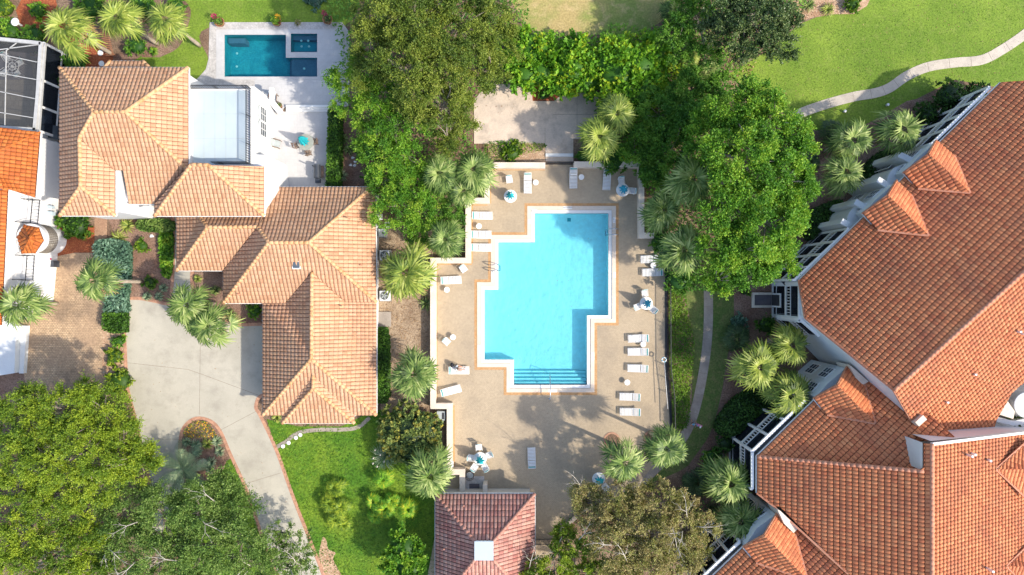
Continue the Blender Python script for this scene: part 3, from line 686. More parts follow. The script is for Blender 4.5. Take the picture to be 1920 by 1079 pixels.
def make_chair():
    r = thing('patio_chair', '', 'chair'); fr = MB(); w = .28
    for s in (-1, 1):
        fr.tube([(s*w,-.27,0),(s*w,-.27,.62),(s*w,.2,.64),(s*w,.3,.62)], .02, 7); fr.tube([(s*w,.28,0),(s*w,.24,.42),(s*w*.92,.36,.88)], .02, 7)
    fr.tube([(-w*.92,.36,.88),(0,.4,.9),(w*.92,.36,.88)], .02, 7); fr.beam((-w,-.25,.4),(w,-.25,.4),.03,.03); fr.beam((-w,.22,.4),(w,.22,.4),.03,.03)
    fr.build('frame', M['trim'], r, smooth=True); st = MB()
    for i in range(6): st.box((0,-.2+i*.082,.42),(.54,.07,.014))
    st.build('seat_straps', M['vinyl'], r); bk = MB()
    for i in range(4): z = .5+i*.08; bk.box((0,.262+(z-.42)*.22,z),(.52,.014,.065),rx=-.22)
    bk.build('backrest_straps', M['vinyl'], r); MB().box((0,.355,.84),(.5,.07,.06),rx=-.22).build('head_band', M['teal'], r)
    return r
def make_side_table():
    r = thing('side_table', '', 'side table'); MB().lathe([(.25,.43),(.265,.44),(.265,.455),(.25,.465)], n=24).build('tabletop', M['tabletop'], r)
    for k in range(3):
        a = k*2.094; MB().tube([(.18*math.cos(a),.18*math.sin(a),.43),(.24*math.cos(a),.24*math.sin(a),0)], .016, 6).build('leg', M['trim'], r, smooth=True)
    return r
def make_table():
    r = thing('round_table', '', 'table'); MB().lathe([(.55,.69),(.6,.70),(.605,.715),(.59,.73)], n=36).build('tabletop', M['tabletop'], r)
    for k in range(4):
        a = k*1.5708+.785; MB().tube([(.42*math.cos(a),.42*math.sin(a),.69),(.48*math.cos(a),.48*math.sin(a),.35),(.42*math.cos(a),.42*math.sin(a),0)], .02, 6).build('leg', M['trim'], r, smooth=True)
    return r
def make_parasol(m='tealcloth', top=2.45):
    r = thing('closed_parasol', '', 'parasol'); MB().tube([(0,0,.03),(0,0,top)], .022, 8).build('pole', M['trim'], r, smooth=True)
    MB().lathe([(.24,0),(.25,.05),(.1,.09),(.05,.16)], n=20).build('base', M['trim'], r, smooth=True)
    V = MB(); n = 48; rows = [(1.15,.30),(1.3,.30),(1.7,.22),(2.1,.13),(top,.03)]; P = []
    for (z, q) in rows:
        for k in range(n):
            t = 2*math.pi*k/n; f = 1+.42*math.cos(8*t+z*1.2)+.1*math.sin(3*t+z); P.append((q*f*math.cos(t)+.04*math.sin(z*2), q*f*math.sin(t), z+.06*math.cos(8*t)))
    Fs = [(i*n+k, i*n+(k+1) % n, (i+1)*n+(k+1) % n, (i+1)*n+k) for i in range(4) for k in range(n)]
    V.add(P, Fs); V.build('folded_canopy', M[m], r, smooth=True); MB().lathe([(.03,top),(.035,top+.03),(.01,top+.07)], n=8).build('finial', M['trim'], r)
    return r
def ladder(label, px, py, rz, group):
    x, y, _ = W(px, py, .1); r = thing('pool_ladder', label, 'ladder', (x, y, .1), group, 0); c, s = math.cos(rz), math.sin(rz)
    T = lambda a, b, z: (x+a*c-b*s, y+a*s+b*c, z)
    for b in (-.27, .27):
        MB().tube([T(-.85,b,.1),T(-.85,b,.5),T(-.75,b,.78),T(-.4,b,.88),T(0,b,.7),T(.12,b,.3),T(.14,b,-.85)], .045, 8).build('rail', M['steel'], r, smooth=True)
    for z in (-.2, -.5, -.8): MB().beam(T(.14,-.27,z), T(.14,.27,z), .09, .04).build('tread', M['steel'], r)
    return r
# ---------------------------------------------------------- people
def skin_obj(name, pts, edges, radii, mat_, root, loc, heading, sub=2, rootv=0):
    me = bpy.data.meshes.new(name+'_cage'); me.from_pydata([Vector(p) for p in pts], edges, []); o = bpy.data.objects.new(name+'_cage', me); COL.objects.link(o)
    md = o.modifiers.new('s', 'SKIN'); md.use_smooth_shade = True
    for i, v in enumerate(me.skin_vertices[0].data): v.radius = radii[i] if isinstance(radii[i], tuple) else (radii[i],)*2; v.use_root = (i == rootv)
    m2 = o.modifiers.new('u', 'SUBSURF'); m2.levels = sub; m2.render_levels = sub
    dg = bpy.context.evaluated_depsgraph_get(); dg.update(); me2 = bpy.data.meshes.new_from_object(o.evaluated_get(dg))
    me2.name = name; bpy.data.objects.remove(o); me2.materials.clear(); me2.materials.append(mat_)
    ob = bpy.data.objects.new(name, me2); link(ob, root); return ob
def person(label, loc, heading, J, shirt, shorts, hair='hair', cat='person', cap=None, scale=1.0):
    """J: joint name -> (x,y,z) in the figure's own frame, facing +Y"""
    r = thing('person', label, cat, loc, None, heading); r.scale = (scale,)*3
    names = ['pelvis','spine','chest','neck','chin','head','crown_top']; par = [None,'pelvis','spine','chest','neck','chin','head']; rad = [(.13,.1),(.115,.09),(.14,.1),.055,.065,(.085,.1),(.055,.065)]
    nose = Vector(J['head'])+Vector(J.get('face', (0, 1, 0)))*.105
    for s in ('L', 'R'):
        for n, p, q in (('shoulder','chest',.06),('elbow','shoulder',.042),('wrist','elbow',.028),('palm','wrist',(.035,.018)),('hip','pelvis',.095),('knee','hip',.058),('ankle','knee',.038),('toe','ankle',.035)):
            names.append(n+s); par.append(p if p in ('chest','pelvis') else p+s); rad.append(q)
        w = Vector(J['wrist'+s]); e = Vector(J['elbow'+s]); f = (w-e).normalized(); pl = w+f*.08; J['palm'+s] = tuple(pl)
        sd = f.cross(Vector((0,0,1))); sd = sd.normalized() if sd.length > .05 else Vector((1,0,0))
        for k, (o, L) in enumerate(((-.03,.07),(-.01,.08),(.01,.078),(.03,.06))):
            J['f%d%s' % (k, s)] = tuple(pl+sd*o+f*.03); J['g%d%s' % (k, s)] = tuple(pl+sd*o*1.1+f*L+Vector((0,0,-.02)))
            names += ['f%d%s' % (k, s), 'g%d%s' % (k, s)]; par += ['palm'+s, 'f%d%s' % (k, s)]; rad += [.009, .008]
        J['t'+s] = tuple(w+f*.05+sd*.055); names.append('t'+s); par.append('palm'+s); rad.append(.01)
    pts = [J[n] for n in names]; ed = [(names.index(p), i) for i, p in enumerate(par) if p]
    pts.append(tuple(nose)); ed.append((names.index('head'), len(pts)-1)); rad.append(.014)
    skin_obj('body', pts, ed, rad, M['skin'], r, loc, heading)
    cs = ['pelvis','spine','chest','shoulderL','elbowL','shoulderR','elbowR']; mid = lambda a, b, t: tuple(Vector(J[a]).lerp(Vector(J[b]), t))
    skin_obj('shirt', [mid('pelvis','spine',.3), J['spine'], J['chest'], mid('chest','neck',.5), J['shoulderL'], mid('shoulderL','elbowL',.7), J['shoulderR'], mid('shoulderR','elbowR',.7)],
             [(0,1),(1,2),(2,3),(2,4),(4,5),(2,6),(6,7)], [(.15,.125),(.145,.12),(.165,.125),(.075,.075),.082,.066,.082,.066], M[shirt], r, loc, heading)
    skin_obj('shorts', [J['pelvis'], mid('pelvis','spine',.5), J['hipL'], mid('hipL','kneeL',.75), J['hipR'], mid('hipR','kneeR',.75)], [(0,1),(0,2),(2,3),(0,4),(4,5)],
             [(.155,.13),(.14,.12),.115,.085,.115,.085], M[shorts], r, loc, heading)
    h = Vector(J['head']); t = Vector(J['crown_top']); up = (t-h).normalized(); fc = Vector(J.get('face', (0,1,0)))
    skin_obj('cap' if cap else 'hair', [tuple(h-fc*.03-up*.02), tuple(h+up*.05-fc*.01), tuple(t+up*.012-fc*.01)] + ([tuple(h+fc*.16+up*.05)] if cap else []), [(0,1),(1,2)]+([(1,3)] if cap else []), [(.095,.09),(.108,.105),(.06,.06)]+([(.07,.012)] if cap else []), M[cap or hair], r, loc, heading)
    sd = fc.cross(up).normalized()
    for s in (-1, 1): MB().lathe([(.0,-.012),(.012,0),(.0,.012)], tuple(h+fc*.095+sd*.032*s+up*.01), 6).build('eye', M['darkin'], r)
    MB().box(tuple(h+fc*.088-up*.055), (.045,.012,.01)).build('mouth', M['shirtpink'], r)
    for s in (-1, 1): MB().box(tuple(h+sd*.09*s), (.02,.04,.055)).build('ear', M['skin'], r)
    return r
STAND = dict(pelvis=(0,0,.93), spine=(0,0,1.12), chest=(0,0,1.33), neck=(0,.01,1.47), chin=(0,.03,1.53), head=(0,.03,1.62), crown_top=(0,.02,1.71),
             shoulderL=(-.18,0,1.39), elbowL=(-.25,-.06,1.12), wristL=(-.25,.06,.9), shoulderR=(.18,0,1.39), elbowR=(.25,.05,1.12), wristR=(.24,.22,.96),
             hipL=(-.09,0,.9), kneeL=(-.1,.17,.5), ankleL=(-.1,.2,.09), toeL=(-.1,.36,.04), hipR=(.09,0,.9), kneeR=(.1,-.02,.48), ankleR=(.1,-.26,.12), toeR=(.1,-.13,.03))

# ============================================================ ground
POOL = [(1002.4,400.6),(1140.8,400.6),(1140.8,591.7),(1100.6,591.7),(1100.6,722),(963.5,722),(963.5,674.8),(908.5,674.8),(908.5,543.4),(934.3,543.4),(934.3,454.9),(1002.4,454.9)]
POOLB = [(421,66),(536.5,66),(536.5,109),(595,109),(595,144.5),(421,144.5)]
SPA = [(545.7,64),(595,64),(595,98.7),(545.7,98.7)]
def ofs(poly, d):
    """grow a rectilinear photo-pixel polygon outward by d px"""
    P = ccw([(p[0], -p[1]) for p in poly]); n = len(P); out = []
    for i in range(n):
        a = Vector(P[i-1]); b = Vector(P[i]); c = Vector(P[(i+1) % n]); d1 = (b-a).normalized(); d2 = (c-b).normalized()
        n1 = Vector((d1.y, -d1.x)); n2 = Vector((d2.y, -d2.x)); m = (n1+n2); k = 2/m.length_squared; q = b+m*d*k*1.0
        out.append((q.x, -q.y))
    return out
P13 = ofs(POOL, 13.8); P7 = ofs(POOL, 6.6); P19 = ofs(POOL, 19)
big = [(-60,-60),(-60,60),(60,60),(60,-60)]; w2 = lambda poly, z=0: [W2(p[0], p[1], z) for p in poly]
g = MB().sheet([(-300,-300),(300,-300),(300,300),(-300,300)], 0, holes=[w2(ofs(POOL, .3)), w2(ofs(POOLB, .3)), w2(ofs(SPA, .3))]).build('ground', M['soil']); tag(g, kind='structure')
Z = .006
sheet('lawn_grass', [(352,-40),(640,-40),(640,52),(392,52),(391,112),(386,130),(372,146),(353,162),(340,135),(262,128),(248,112),(262,104),(300,104),(322,98),(340,82),(352,50),(358,20)], Z, 'lawn', smoothp=True)
sheet('garden_lawn', [(500,786),(560,800),(640,800),(700,770),(735,768),(760,800),(815,900),(822,1000),(822,1100),(618,1100),(600,1056),(551,935),(518,843)], Z, 'lawn_rich')
sheet('bare_sand_patch', [(605,1009),(612,1014),(616,1030),(629,1037),(625,1050),(640,1079),(640,1100),(600,1100),(597,1050)], Z*2, 'straw', smoothp=True)
sheet('dry_lawn', [(965,-40),(1258,-40),(1252,20),(1235,44),(1180,68),(1120,66),(1060,68),(1012,62),(985,44),(965,15)], Z, 'lawn_tan', smoothp=True)
sheet('open_lawn', [(1365,140),(1440,95),(1500,45),(1530,33),(1565,27),(1600,27),(1625,12),(1650,-40),(1960,-40),(1960,150),(1876,165),(1790,150),(1740,175),(1690,200),(1620,235),(1530,245),(1490,225),(1430,190)], Z, 'lawn')
sheet('straw_bed', [(1470,60),(1495,40),(1530,32),(1565,27),(1600,27),(1625,12),(1650,-40),(1440,-40),(1450,20)], Z*2, 'straw')
sheet('fence_side_lawn', [(1280,520),(1378,540),(1376,600),(1362,680),(1352,740),(1336,800),(1310,850),(1280,880),(1225,905),(1180,935),(1150,930),(1210,880),(1250,840),(1290,805),(1298,720),(1300,640),(1290,580)], Z, 'lawn_dull', smoothp=True)
sheet('island_lawn', [(350,900),(400,885),(432,860),(452,905),(470,950),(495,1018),(520,1090),(380,1100),(300,1000)], Z, 'lawn_rich')
for nm, pl, mt in (('red_mulch_bed', [(40,0),(100,-20),(112,30),(150,60),(185,75),(212,100),(212,128),(160,128),(130,90),(95,60),(70,62),(40,52),(30,20)], 'red_mulch'),
                   ('red_mulch_bed', [(102,400),(120,430),(180,425),(182,450),(178,474),(140,474),(102,484),(95,440)], 'red_mulch'),
                   ('red_mulch_bed', [(95,555),(103,550),(118,552),(128,560),(127,570),(115,574),(100,572)], 'red_mulch'),
                   ('red_mulch_bed', [(-20,700),(40,692),(70,694),(86,708),(92,730),(60,760),(-20,780)], 'brown_mulch'),
                   ('mulch_bed', [(202,408),(330,408),(326,500),(318,545),(312,569),(262,560),(238,558),(228,480),(215,440)], 'brown_mulch'),
                   ('mulch_bed', [(212,105),(235,100),(262,70),(300,80),(322,98),(300,108),(262,108),(248,116),(250,128),(214,128)], 'brown_mulch'),
                   ('mulch_bed', [(361,510),(418,510),(425,570),(490,570),(490,606),(432,606),(400,582),(362,540)], 'brown_mulch'),
                   ('mulch_bed', [(346,802),(368,786),(394,790),(412,809),(429,850),(420,880),(392,902),(372,900),(350,870),(340,835)], 'brown_mulch'),
                   ('mulch_bed', [(636,205),(720,240),(720,360),(612,352),(616,340)], 'brown_mulch'),
                   ('sandy_side_yard', [(705,420),(812,430),(812,500),(808,640),(806,762),(760,765),(715,780),(706,600)], 'sand'),
                   ('mulch_bed', [(1376,520),(1470,430),(1540,300),(1580,260),(1700,190),(1790,170),(1880,165),(1800,260),(1700,400),(1600,560),(1500,700),(1420,900),(1330,1000),(1285,880),(1336,810),(1362,700),(1376,600)], 'brown_mulch'),
                   ('leafy_verge', [(915,262),(1022,262),(1022,304),(915,304)], 'straw'),
                   ('leafy_verge', [(998,150),(1057,150),(1057,176),(1040,189),(998,189)], 'red_mulch'),
                   ('shrub_bed', [(192,600),(234,600),(236,680),(250,775),(262,826),(200,800),(190,700)], 'straw')):
    sheet(nm, pl, Z*2.5, mt, smoothp=False)
# driveways and paths
DRV = [(235,562),(239,560),(262,560),(290,565),(314,571),(320,560),(325,502),(325,400),(361,400),(361,540),(375,560),(400,582),(432,606),(491.5,608),(494,740),(484,748),(480,765),(488,778),(490,779),(518,843),(551,935),(598.6,1057),(618,1110),(530,1110),(495.7,1018),(473.5,951),(458,908),(431.7,851),(413.7,809.6),(395.6,790),(367.8,784.6),(345.6,801),(338,829),(337,870),(345,905),(320,960),(300,1010),(285,1010),(283,950),(281,907),(272,865),(262.7,826),(251.5,775),(240,730),(236,675),(233,600)]
tag(slab('driveway', DRV, -.05, .03, 'concrete'), kind='structure')
jn = MB()
for a, b in (((234,680),(352,693)),((352,693),(378,702)),((378,702),(486,742)),((376,600),(374,778)),((413,807),(487,768)),((458,908),(527,887)),((264,823),(338,824)),((283,905),(341,905)),((326,467),(361,467)),((326,440),(361,440)),((325,524),(361,524))):
    p = W(*a, .03); q = W(*b, .03); jn.beam(p, q, .035, .006)
tag(jn.build('driveway_joints', M['bark']), kind='structure')
for pl in ([(325,408),(325,502),(320,560),(315,570),(290,565),(262,560),(236,560)], [(236,562),(233,591),(236,675),(240,730),(251.5,775),(262.7,826),(272,865),(281,907)], [(361,500),(361,540),(375,560),(400,582),(432,607),(491,608)],
           [(494,740),(484,748),(480,765),(488,779),(518,843),(551,935),(598.6,1057),(615,1105)], [(338,880),(338,829),(345.6,801),(367.8,784.6),(395.6,790),(413.7,809.6),(431.7,851),(458,908),(473.5,951),(495.7,1018),(525,1090)]):
    MB().strip([W2(*p) for p in curve(pl, 4, False)], .3, 0, .05).build('brick_edging', M['edging'])['kind'] = 'structure'
sheet('paver_court', [(101,483),(120,478),(139,474.6),(178,474.6),(200,480),(215,520),(196,580),(192,600),(192,720),(185,760),(60,790),(45,700),(40,600)], Z*3, 'paver')
sheet('paver_walkway', [(177,400),(201,400),(201,446),(196,470),(178,478)], Z*4, 'paver_red')
def ribbon(name, pts, wpx, m, z=.04, n=5):
    c = curve(pts, n, False); o = MB().strip([W2(*p) for p in c], wpx/20, -.03, z).build(name, M[m]); o['kind'] = 'structure'
    j = MB()
    for i in range(3, len(c)-1, 4):
        a = Vector(W2(*c[i])); b = Vector(W2(*c[i+1])); d = (b-a).normalized(); s = Vector((-d.y, d.x))*wpx/40
        j.beam((*(a+s), z), (*(a-s), z), .03, .008)
    j.build('path_joints', M['bark'])['kind'] = 'structure'
ribbon('garden_path', [(1478,236),(1497,215),(1545,197),(1600,182),(1640,175),(1668,165),(1700,143),(1740,126),(1790,118),(1840,113),(1880,93),(1925,62),(1960,30)], 18, 'path_light')
ribbon('garden_path', [(1328,545),(1328,600),(1325,650),(1318,700),(1308,750),(1296,790),(1278,825),(1250,858),(1215,893),(1180,925)], 17, 'path')
MB().strip([W2(*p) for p in curve([(516,840),(535,829),(560,812),(600,806),(640,806),(672,801),(693,783)], 5, False)], .36, -.02, .03).build('stepping_stone_border', M['path'])['kind'] = 'structure'
for i, (x, y) in enumerate(((531,837),(541.5,830.5),(555,821),(563.5,815.5))):
    o = MB().lathe([(.17,0),(.19,.04),(.17,.07),(.02,.075)], (*W2(x, y), .03), 16).build('stepping_stone', M['tilewhite'], loc=W(x, y, .03))
    tag(o, 'round pale stepping stone in the mulch strip, number %s from the driveway edging' % ('one','two','three','four')[i], 'stepping stone', 'round stepping stones by the driveway')
# upper concrete pad and steps down to the pool gate
slab('concrete_terrace', [(888.8,189),(905,168),(925,158),(970,158),(997,165),(998.6,190),(1039,190),(1057,174),(1122,176),(1130,220),(1110,261),(1075,261),(1075,288),(1023,288),(1022,269),(888.8,269.6)], -.05, .06, 'pad')
j = MB()
for a, b in (((1082,176),(1082,258)),((1036,215),(1122,215)),((1022,240),(1022,268))): j.beam(W(*a, .062), W(*b, .062), .03, .008)
tag(j.build('terrace_joints', M['bark']), kind='structure')
slab('garden_steps', [(1023,288),(1075,288),(1075,294),(1023,294)], -.05, .14, 'tilewhite'); slab('garden_steps', [(1023,294),(1075,294),(1075,303),(1023,303)], -.05, .0501, 'pad')
# pool deck
DECK = [(880,310),(1205,308),(1205,440),(1247,442),(1248,560),(1248,700),(1254,760),(1258,800),(1240,850),(1200,905),(1150,935),(1087,966),(1040,1001),(1040,1030),(1003,1090),(800,1090),(830,925),(845,885),(845,762),(812,762),(812,489),(878,489),(878,376),(913,376),(913,310)]
sheet('pool_deck', DECK, .045, 'deck', holes=[P13])
sheet('brick_band', P19, .052, 'deckband', holes=[P13])
bb = MB()
for pl in ([(916,318),(1022,318)], [(919,316),(919,382)], [(884,384),(914,384)],[(885,384),(885,494)],[(818,495),(885,495)],[(818.5,495),(818.5,756)],[(818,758),(848,758)],[(851,760),(851,884)]):
    bb.strip([W2(*p) for p in pl], .18, .046, .056)
tag(bb.build('wall_foot_band', M['deckband']), kind='structure')
# ============================================================ big swimming pool
pl = thing('swimming_pool', 'large stepped-outline swimming pool of pale turquoise water in the beige deck', 'swimming pool', W(1025,560,0))
PW = w2(POOL); n = len(PW)
b = MB(); b.prism(w2(P13), -.25, .085, holes=[w2(P7)]); b.build('coping', M['coping'], pl)
b = MB(); b.prism(w2(ofs(POOL, 6.2)), -.25, .015, holes=[PW]); b.build('gutter_ledge', M['tilewhite'], pl)
gap = MB(); gap.sheet(w2(P7), -.02, holes=[w2(ofs(POOL, 6.0))]); gap.build('gutter_slot', M['darkin'], pl)
b = MB(); q = ccw(PW)
for i in range(n): a_, c_ = q[i-1], q[i]; b.add([(*a_, -1.25), (*c_, -1.25), (*c_, .01), (*a_, .01)], [(3,2,1,0)])
b.sheet(PW, -1.25); b.build('basin', M['plaster'], pl)
for k in range(4):
    y0 = 697+k*6.4; zt = -1.0+k*.24
    MB().prism(w2([(964,y0),(1100,y0),(1100,721.5),(964,721.5)]), -1.24, zt).build('step', M['plaster'], pl); MB().prism(w2([(964,y0-.2),(1100,y0-.2),(1100,y0+.7),(964,y0+.7)]), zt-.08, zt+.006).build('step_nosing', M['tileblue'], pl)
MB().box(W(1067,412.5,-1.235), (.34,.34,.02)).build('drain', M['tileblue'], pl)
MB().sheet(PW, -.05).build('water_surface', M['water'], pl)
def text(body, px, py, size, rot, z, m, parent, name='lettering'):
    cu = bpy.data.curves.new(name, 'FONT'); cu.body = body; cu.size = size; cu.align_x = 'CENTER'; cu.align_y = 'CENTER'; cu.extrude = .002
    o = bpy.data.objects.new(name+'_t', cu); COL.objects.link(o); dg = bpy.context.evaluated_depsgraph_get(); me = bpy.data.meshes.new_from_object(o.evaluated_get(dg)); bpy.data.objects.remove(o)
    me.materials.clear(); me.materials.append(M[m]); ob = bpy.data.objects.new(name, me); link(ob, parent); ob.location = Vector(W(px, py, z))-OFF[parent.name]; ob.rotation_euler = (0, 0, rot); return ob
for body, x, y, rt, L in (('NO DIVING',1064.5,389.8,0,.72),('5 FT',992.3,416,math.pi/2,.34),('5 FT',1151.2,413,math.pi/2,.4),('5 FT',1152,516,math.pi/2,.4),('NO DIVING',923.5,516,math.pi/2,.72),('NO DIVING',898.3,655,math.pi/2,.72),('3 FT',1112,668,math.pi/2,.6),('3 FT',1036,733.5,0,.7),('5 FT',1002,395.5,0,.4)):
    w_, h_ = (L+.1, .24) if rt == 0 else (.24, L+.1)
    mk = MB().box(W(x, y, .089), (w_, h_, .008)).build('depth_marker', M['tilewhite'], pl); OFF[mk.name] = OFF[pl.name]
    text(body, x, y, .17, rt, .0955, 'metalblk', mk)
ladder('steel pool ladder on the left edge of the big pool', 934.3, 503, 0, 'pool ladders'); ladder('steel pool ladder on the right edge of the big pool', 1140.8, 436, math.pi, 'pool ladders')
hr = thing('handrail', 'single steel handrail rising over the pool entry steps', 'handrail', W(1030.8,748,.05))
X, Y0, _ = W(1030.8, 748, 0); Y1 = W(1030.8, 703, 0)[1]
MB().tube([(X,Y0,.05),(X,Y0,.75),(X,Y0+.15,.9),(X,Y0+1.0,.9),(X,Y1,.45),(X,Y1+.05,-.1),(X,Y1+.05,-.8)], .042, 8).build('rail', M['steel'], hr, smooth=True); MB().lathe([(.09,.05),(.09,.07),(.04,.08)], (X,Y0,0), 16).build('base_plate', M['steel'], hr)
# ============================================================ villa pool
vp = thing('villa_pool', 'small dark teal villa pool with raised square spa and grey sun shelf', 'swimming pool', W(500,105,0))
zt = .06
slab('villa_pool_surround', [(393,42),(641,42),(655,60),(655,200),(618,200),(536,200),(480,240),(360,240),(353,163),(372,146),(386,130),(391,110)], -.05, .05, 'shell', holes=[ofs(POOLB,.4), ofs(SPA,.4)])
sheet('villa_terrace', [(478,148),(478,149),(655,149),(655,200),(536,198),(480,300)], .06, 'stone')
b = MB(); b.prism(w2([(406,56),(644,56),(644,150),(406,150)]), .0, .075, holes=[w2(POOLB), w2(SPA)]); b.build('coping', M['stone'], vp)
b = MB()
for pp, z in ((POOLB, -1.5), (SPA, -.9)):
    q = ccw(w2(pp)); b.sheet(q, z)
    for i in range(len(q)): a_, c_ = q[i-1], q[i]; b.add([(*a_, z), (*c_, z), (*c_, .05), (*a_, .05)], [(3,2,1,0)])
b.build('basin', M['deep_plaster'], vp)
MB().prism(w2([(545,109.2),(594.8,109.2),(594.8,144.3),(545,144.3)]), -1.49, -.32).build('sun_shelf', M['shelf_plaster'], vp)
for k in range(3): MB().prism(w2([(537+k*2.8,109.2),(545.2,109.2),(545.2,144.3),(537+k*2.8,144.3)]), -1.49, -1.05+k*.25).build('step', M['shelf_plaster'], vp)
MB().prism(w2([(424,68.5),(456,68.5),(456,78),(424,78)]), -1.49, -.5).build('bench', M['shelf_plaster'], vp)
MB().prism(w2([(546,64.2),(594.8,64.2),(594.8,73),(546,73)]), -.89, -.42).build('bench', M['shelf_plaster'], vp); MB().prism(w2([(546,94),(594.8,94),(594.8,98.5),(546,98.5)]), -.89, -.42).build('bench', M['shelf_plaster'], vp)
for x, y, z in ((444.5,100.5,-1.48),(444,125,-1.48),(565.5,87.5,-.88),(579.5,87.5,-.88),(565,77,-.4),(578,77,-.4),(570.5,129,-.3)): MB().lathe([(.11,0),(.11,.02),(.03,.03)], (*W2(x, y, z), z), 14).build('floor_light', M['tabletop'], vp)
MB().sheet(w2(POOLB), -.02).build('water_surface', M['water_deep'], vp); MB().sheet(w2(SPA), .03).build('water_surface', M['water_deep'], vp)
# lower terrace and its steps
sheet('lower_terrace', [(496,210),(616,210),(616,360),(500,360)], .064, 'stone')
for k in range(3): slab('terrace_steps', [(536,197+k*4.2),(617,197+k*4.2),(617,201.2+k*4.2),(536,201.2+k*4.2)], .0, .36-.1*k, 'tilewhite')
# ============================================================ walls and fences
def wall(label, pts, z, w=.46, m='wallcream', name='garden_wall', capw=.03):
    pw = [W2(p[0], p[1], z) for p in pts]; r = thing(name, label, 'wall', (*pw[0], 0))
    MB().strip(pw, w, 0, z-.07).build('wall_body', M[m], r); MB().strip(pw, w+capw*2, z-.07, z).build('coping', M[m], r); return r
wall('long stepped cream garden wall along the left side of the pool deck', [(1022.5,310),(913.3,310),(913.3,376.5),(878,376.5),(878,489),(812,489),(812,762),(843,762),(843,885.5),(866.8,885.5),(866.8,926)], 1.0)
wall('cream garden wall wrapping the upper right corner of the pool deck', [(1076,308.4),(1202.8,308.4),(1202.8,442),(1226,442)], 1.0)
wall('short cream wall stub against the pool house roof edge', [(909.5,909),(909.5,928)], 1.4, .36)
gt = thing('iron_gate', 'low black iron gate at the foot of the concrete steps', 'gate', W(1049,309,0)); railing(gt, [W2(1024.5,309,0), W2(1074.5,309,0)], .03, 1.05, name='gate_leaf')
fc = thing('iron_fence', 'long black iron fence along the right edge of the pool deck', 'fence', W(1253,680,0))
fp = [W2(*p) for p in ((1252,441),(1252,531),(1252.5,610),(1253,687),(1256,712),(1259.6,740),(1261,800))]; railing(fc, fp, 0, 1.2, name='pickets', step=.11, posts=False)
for i in range(len(fp)-1):
    a = Vector(fp[i]); b_ = Vector(fp[i+1]); k = max(1, int((b_-a).length/2.2))
    for t in range(k): p = a+(b_-a)*t/k; MB().beam((p.x,p.y,0), (p.x,p.y,1.32), .07, .07).build('post', M['metalblk'], fc)
fc = thing('iron_fence', 'short black iron fence running right from the pool house', 'fence', W(1030,1015,0)); railing(fc, [W2(1003,1012,0), W2(1050,1012,0), W2(1062,1012,0)], 0, 1.2, name='pickets', step=.11)
MB().strip([W2(1252.5-4,442), W2(1249,700), W2(1256,760), W2(1258,800)], .22, 0, .09).build('fence_kerb', M['darkin'])['kind'] = 'structure'
wall('low pale kerb wall running diagonally at the lower right deck corner', [(1089,962),(1047,1000)], .35, .3, 'path')
lr = thing('rescue_hook_pole', 'long pale rescue pole leaning along the black fence with a white and blue hoop', 'rescue pole', W(1246,675,0))
MB().tube([W(1245.5,677,.9), W(1252,767,1.0)], .03, 8).build('pole', M['alu'], lr, smooth=True)
T = MB(); c = Vector(W(1245,674.8,1.0)); T.tube([c+Vector((.2*math.cos(k*.449), .2*math.sin(k*.449), 0)) for k in range(15)], .055, 8); T.build('hoop', M['tabletop'], lr, smooth=True)
for k in range(4): a = k*1.57+.4; MB().tube([c+Vector((.2*math.cos(a+d), .2*math.sin(a+d), 0)) for d in (-.2,0,.2)], .062, 8).build('blue_band', M['bluecloth'], lr, smooth=True)
# ============================================================ pool furniture
LG = make_lounger(); LGg = 'white strap loungers around the pool'; R = math.radians; d0 = .046
for x, y, rz, lab in (
    (904.6,404.8,90,'white lounger by the left wall, topmost of the three in the upper left notch'), (902.4,440.4,90,'white lounger by the left wall, middle of the three in the upper left notch'),
    (902.4,464.6,90,'white lounger by the left wall, lowest of the three in the upper left notch'), (846,525.7,93,'white lounger beside a round side table in the left bay, above the seated chair'),
    (989.4,344.2,0,'white lounger near the top wall next to the closed teal parasol table'), (1075,334.5,0,'white lounger right of the gate steps against the top wall'),
    (1137.8,337.5,-3,'white lounger between the gate steps and the upper right parasol table'), (1219.8,486.3,-88,'white lounger by the right fence just above a side table, near the palms'),
    (1222.9,511,-89,'white lounger by the right fence just below the side table, near the palms'), (1196.5,634.8,-88,'white lounger right of the pool, topmost of the lower right row'),
    (1196,659.8,-90,'white lounger right of the pool, second of the lower right row, under a side table'), (1195.4,691,-92,'white lounger right of the pool, third of the lower right row'),
    (1180.6,744.3,-92,'white lounger right of the pool steps, just below the lone side table'), (1181.2,772.4,-91,'white lounger right of the pool steps, lowest of the lower right row'),
    (996.9,858.2,182,'lone white lounger in the open lower deck'), (860.7,694.6,90,'white lounger with a person sitting on its edge'), (845.7,732.6,105,'white lounger turned askew by the lower left wall')):
    X, Y, _ = W(x, y, .3); place(LG, (X, Y, d0), R(rz), lab, LGg)
ST = make_side_table(); g_ = 'small round side tables'
for x, y, lab in ((1004.4,342.6,'round white side table right of the lounger near the top wall'), (898,424.6,'round white side table between the upper left notch loungers'), (837.9,543.8,'round white side table below the left bay lounger'),
    (1090,332.5,'round white side table by the lounger right of the gate steps'), (1224.8,498,'round white side table between two loungers near the right palms'), (1206,646,'round white side table between the first two lower right loungers'),
    (1176,717.4,'lone round white side table standing free below the third right lounger'), (849.3,632.6,'round white side table beside the turned chair in the left bay')):
    X, Y, _ = W(x, y, .45); place(ST, (X, Y, d0), 0, lab, g_)
CH = make_chair(); TB = make_table(); PA = make_parasol(); PB = make_parasol('bluecloth')
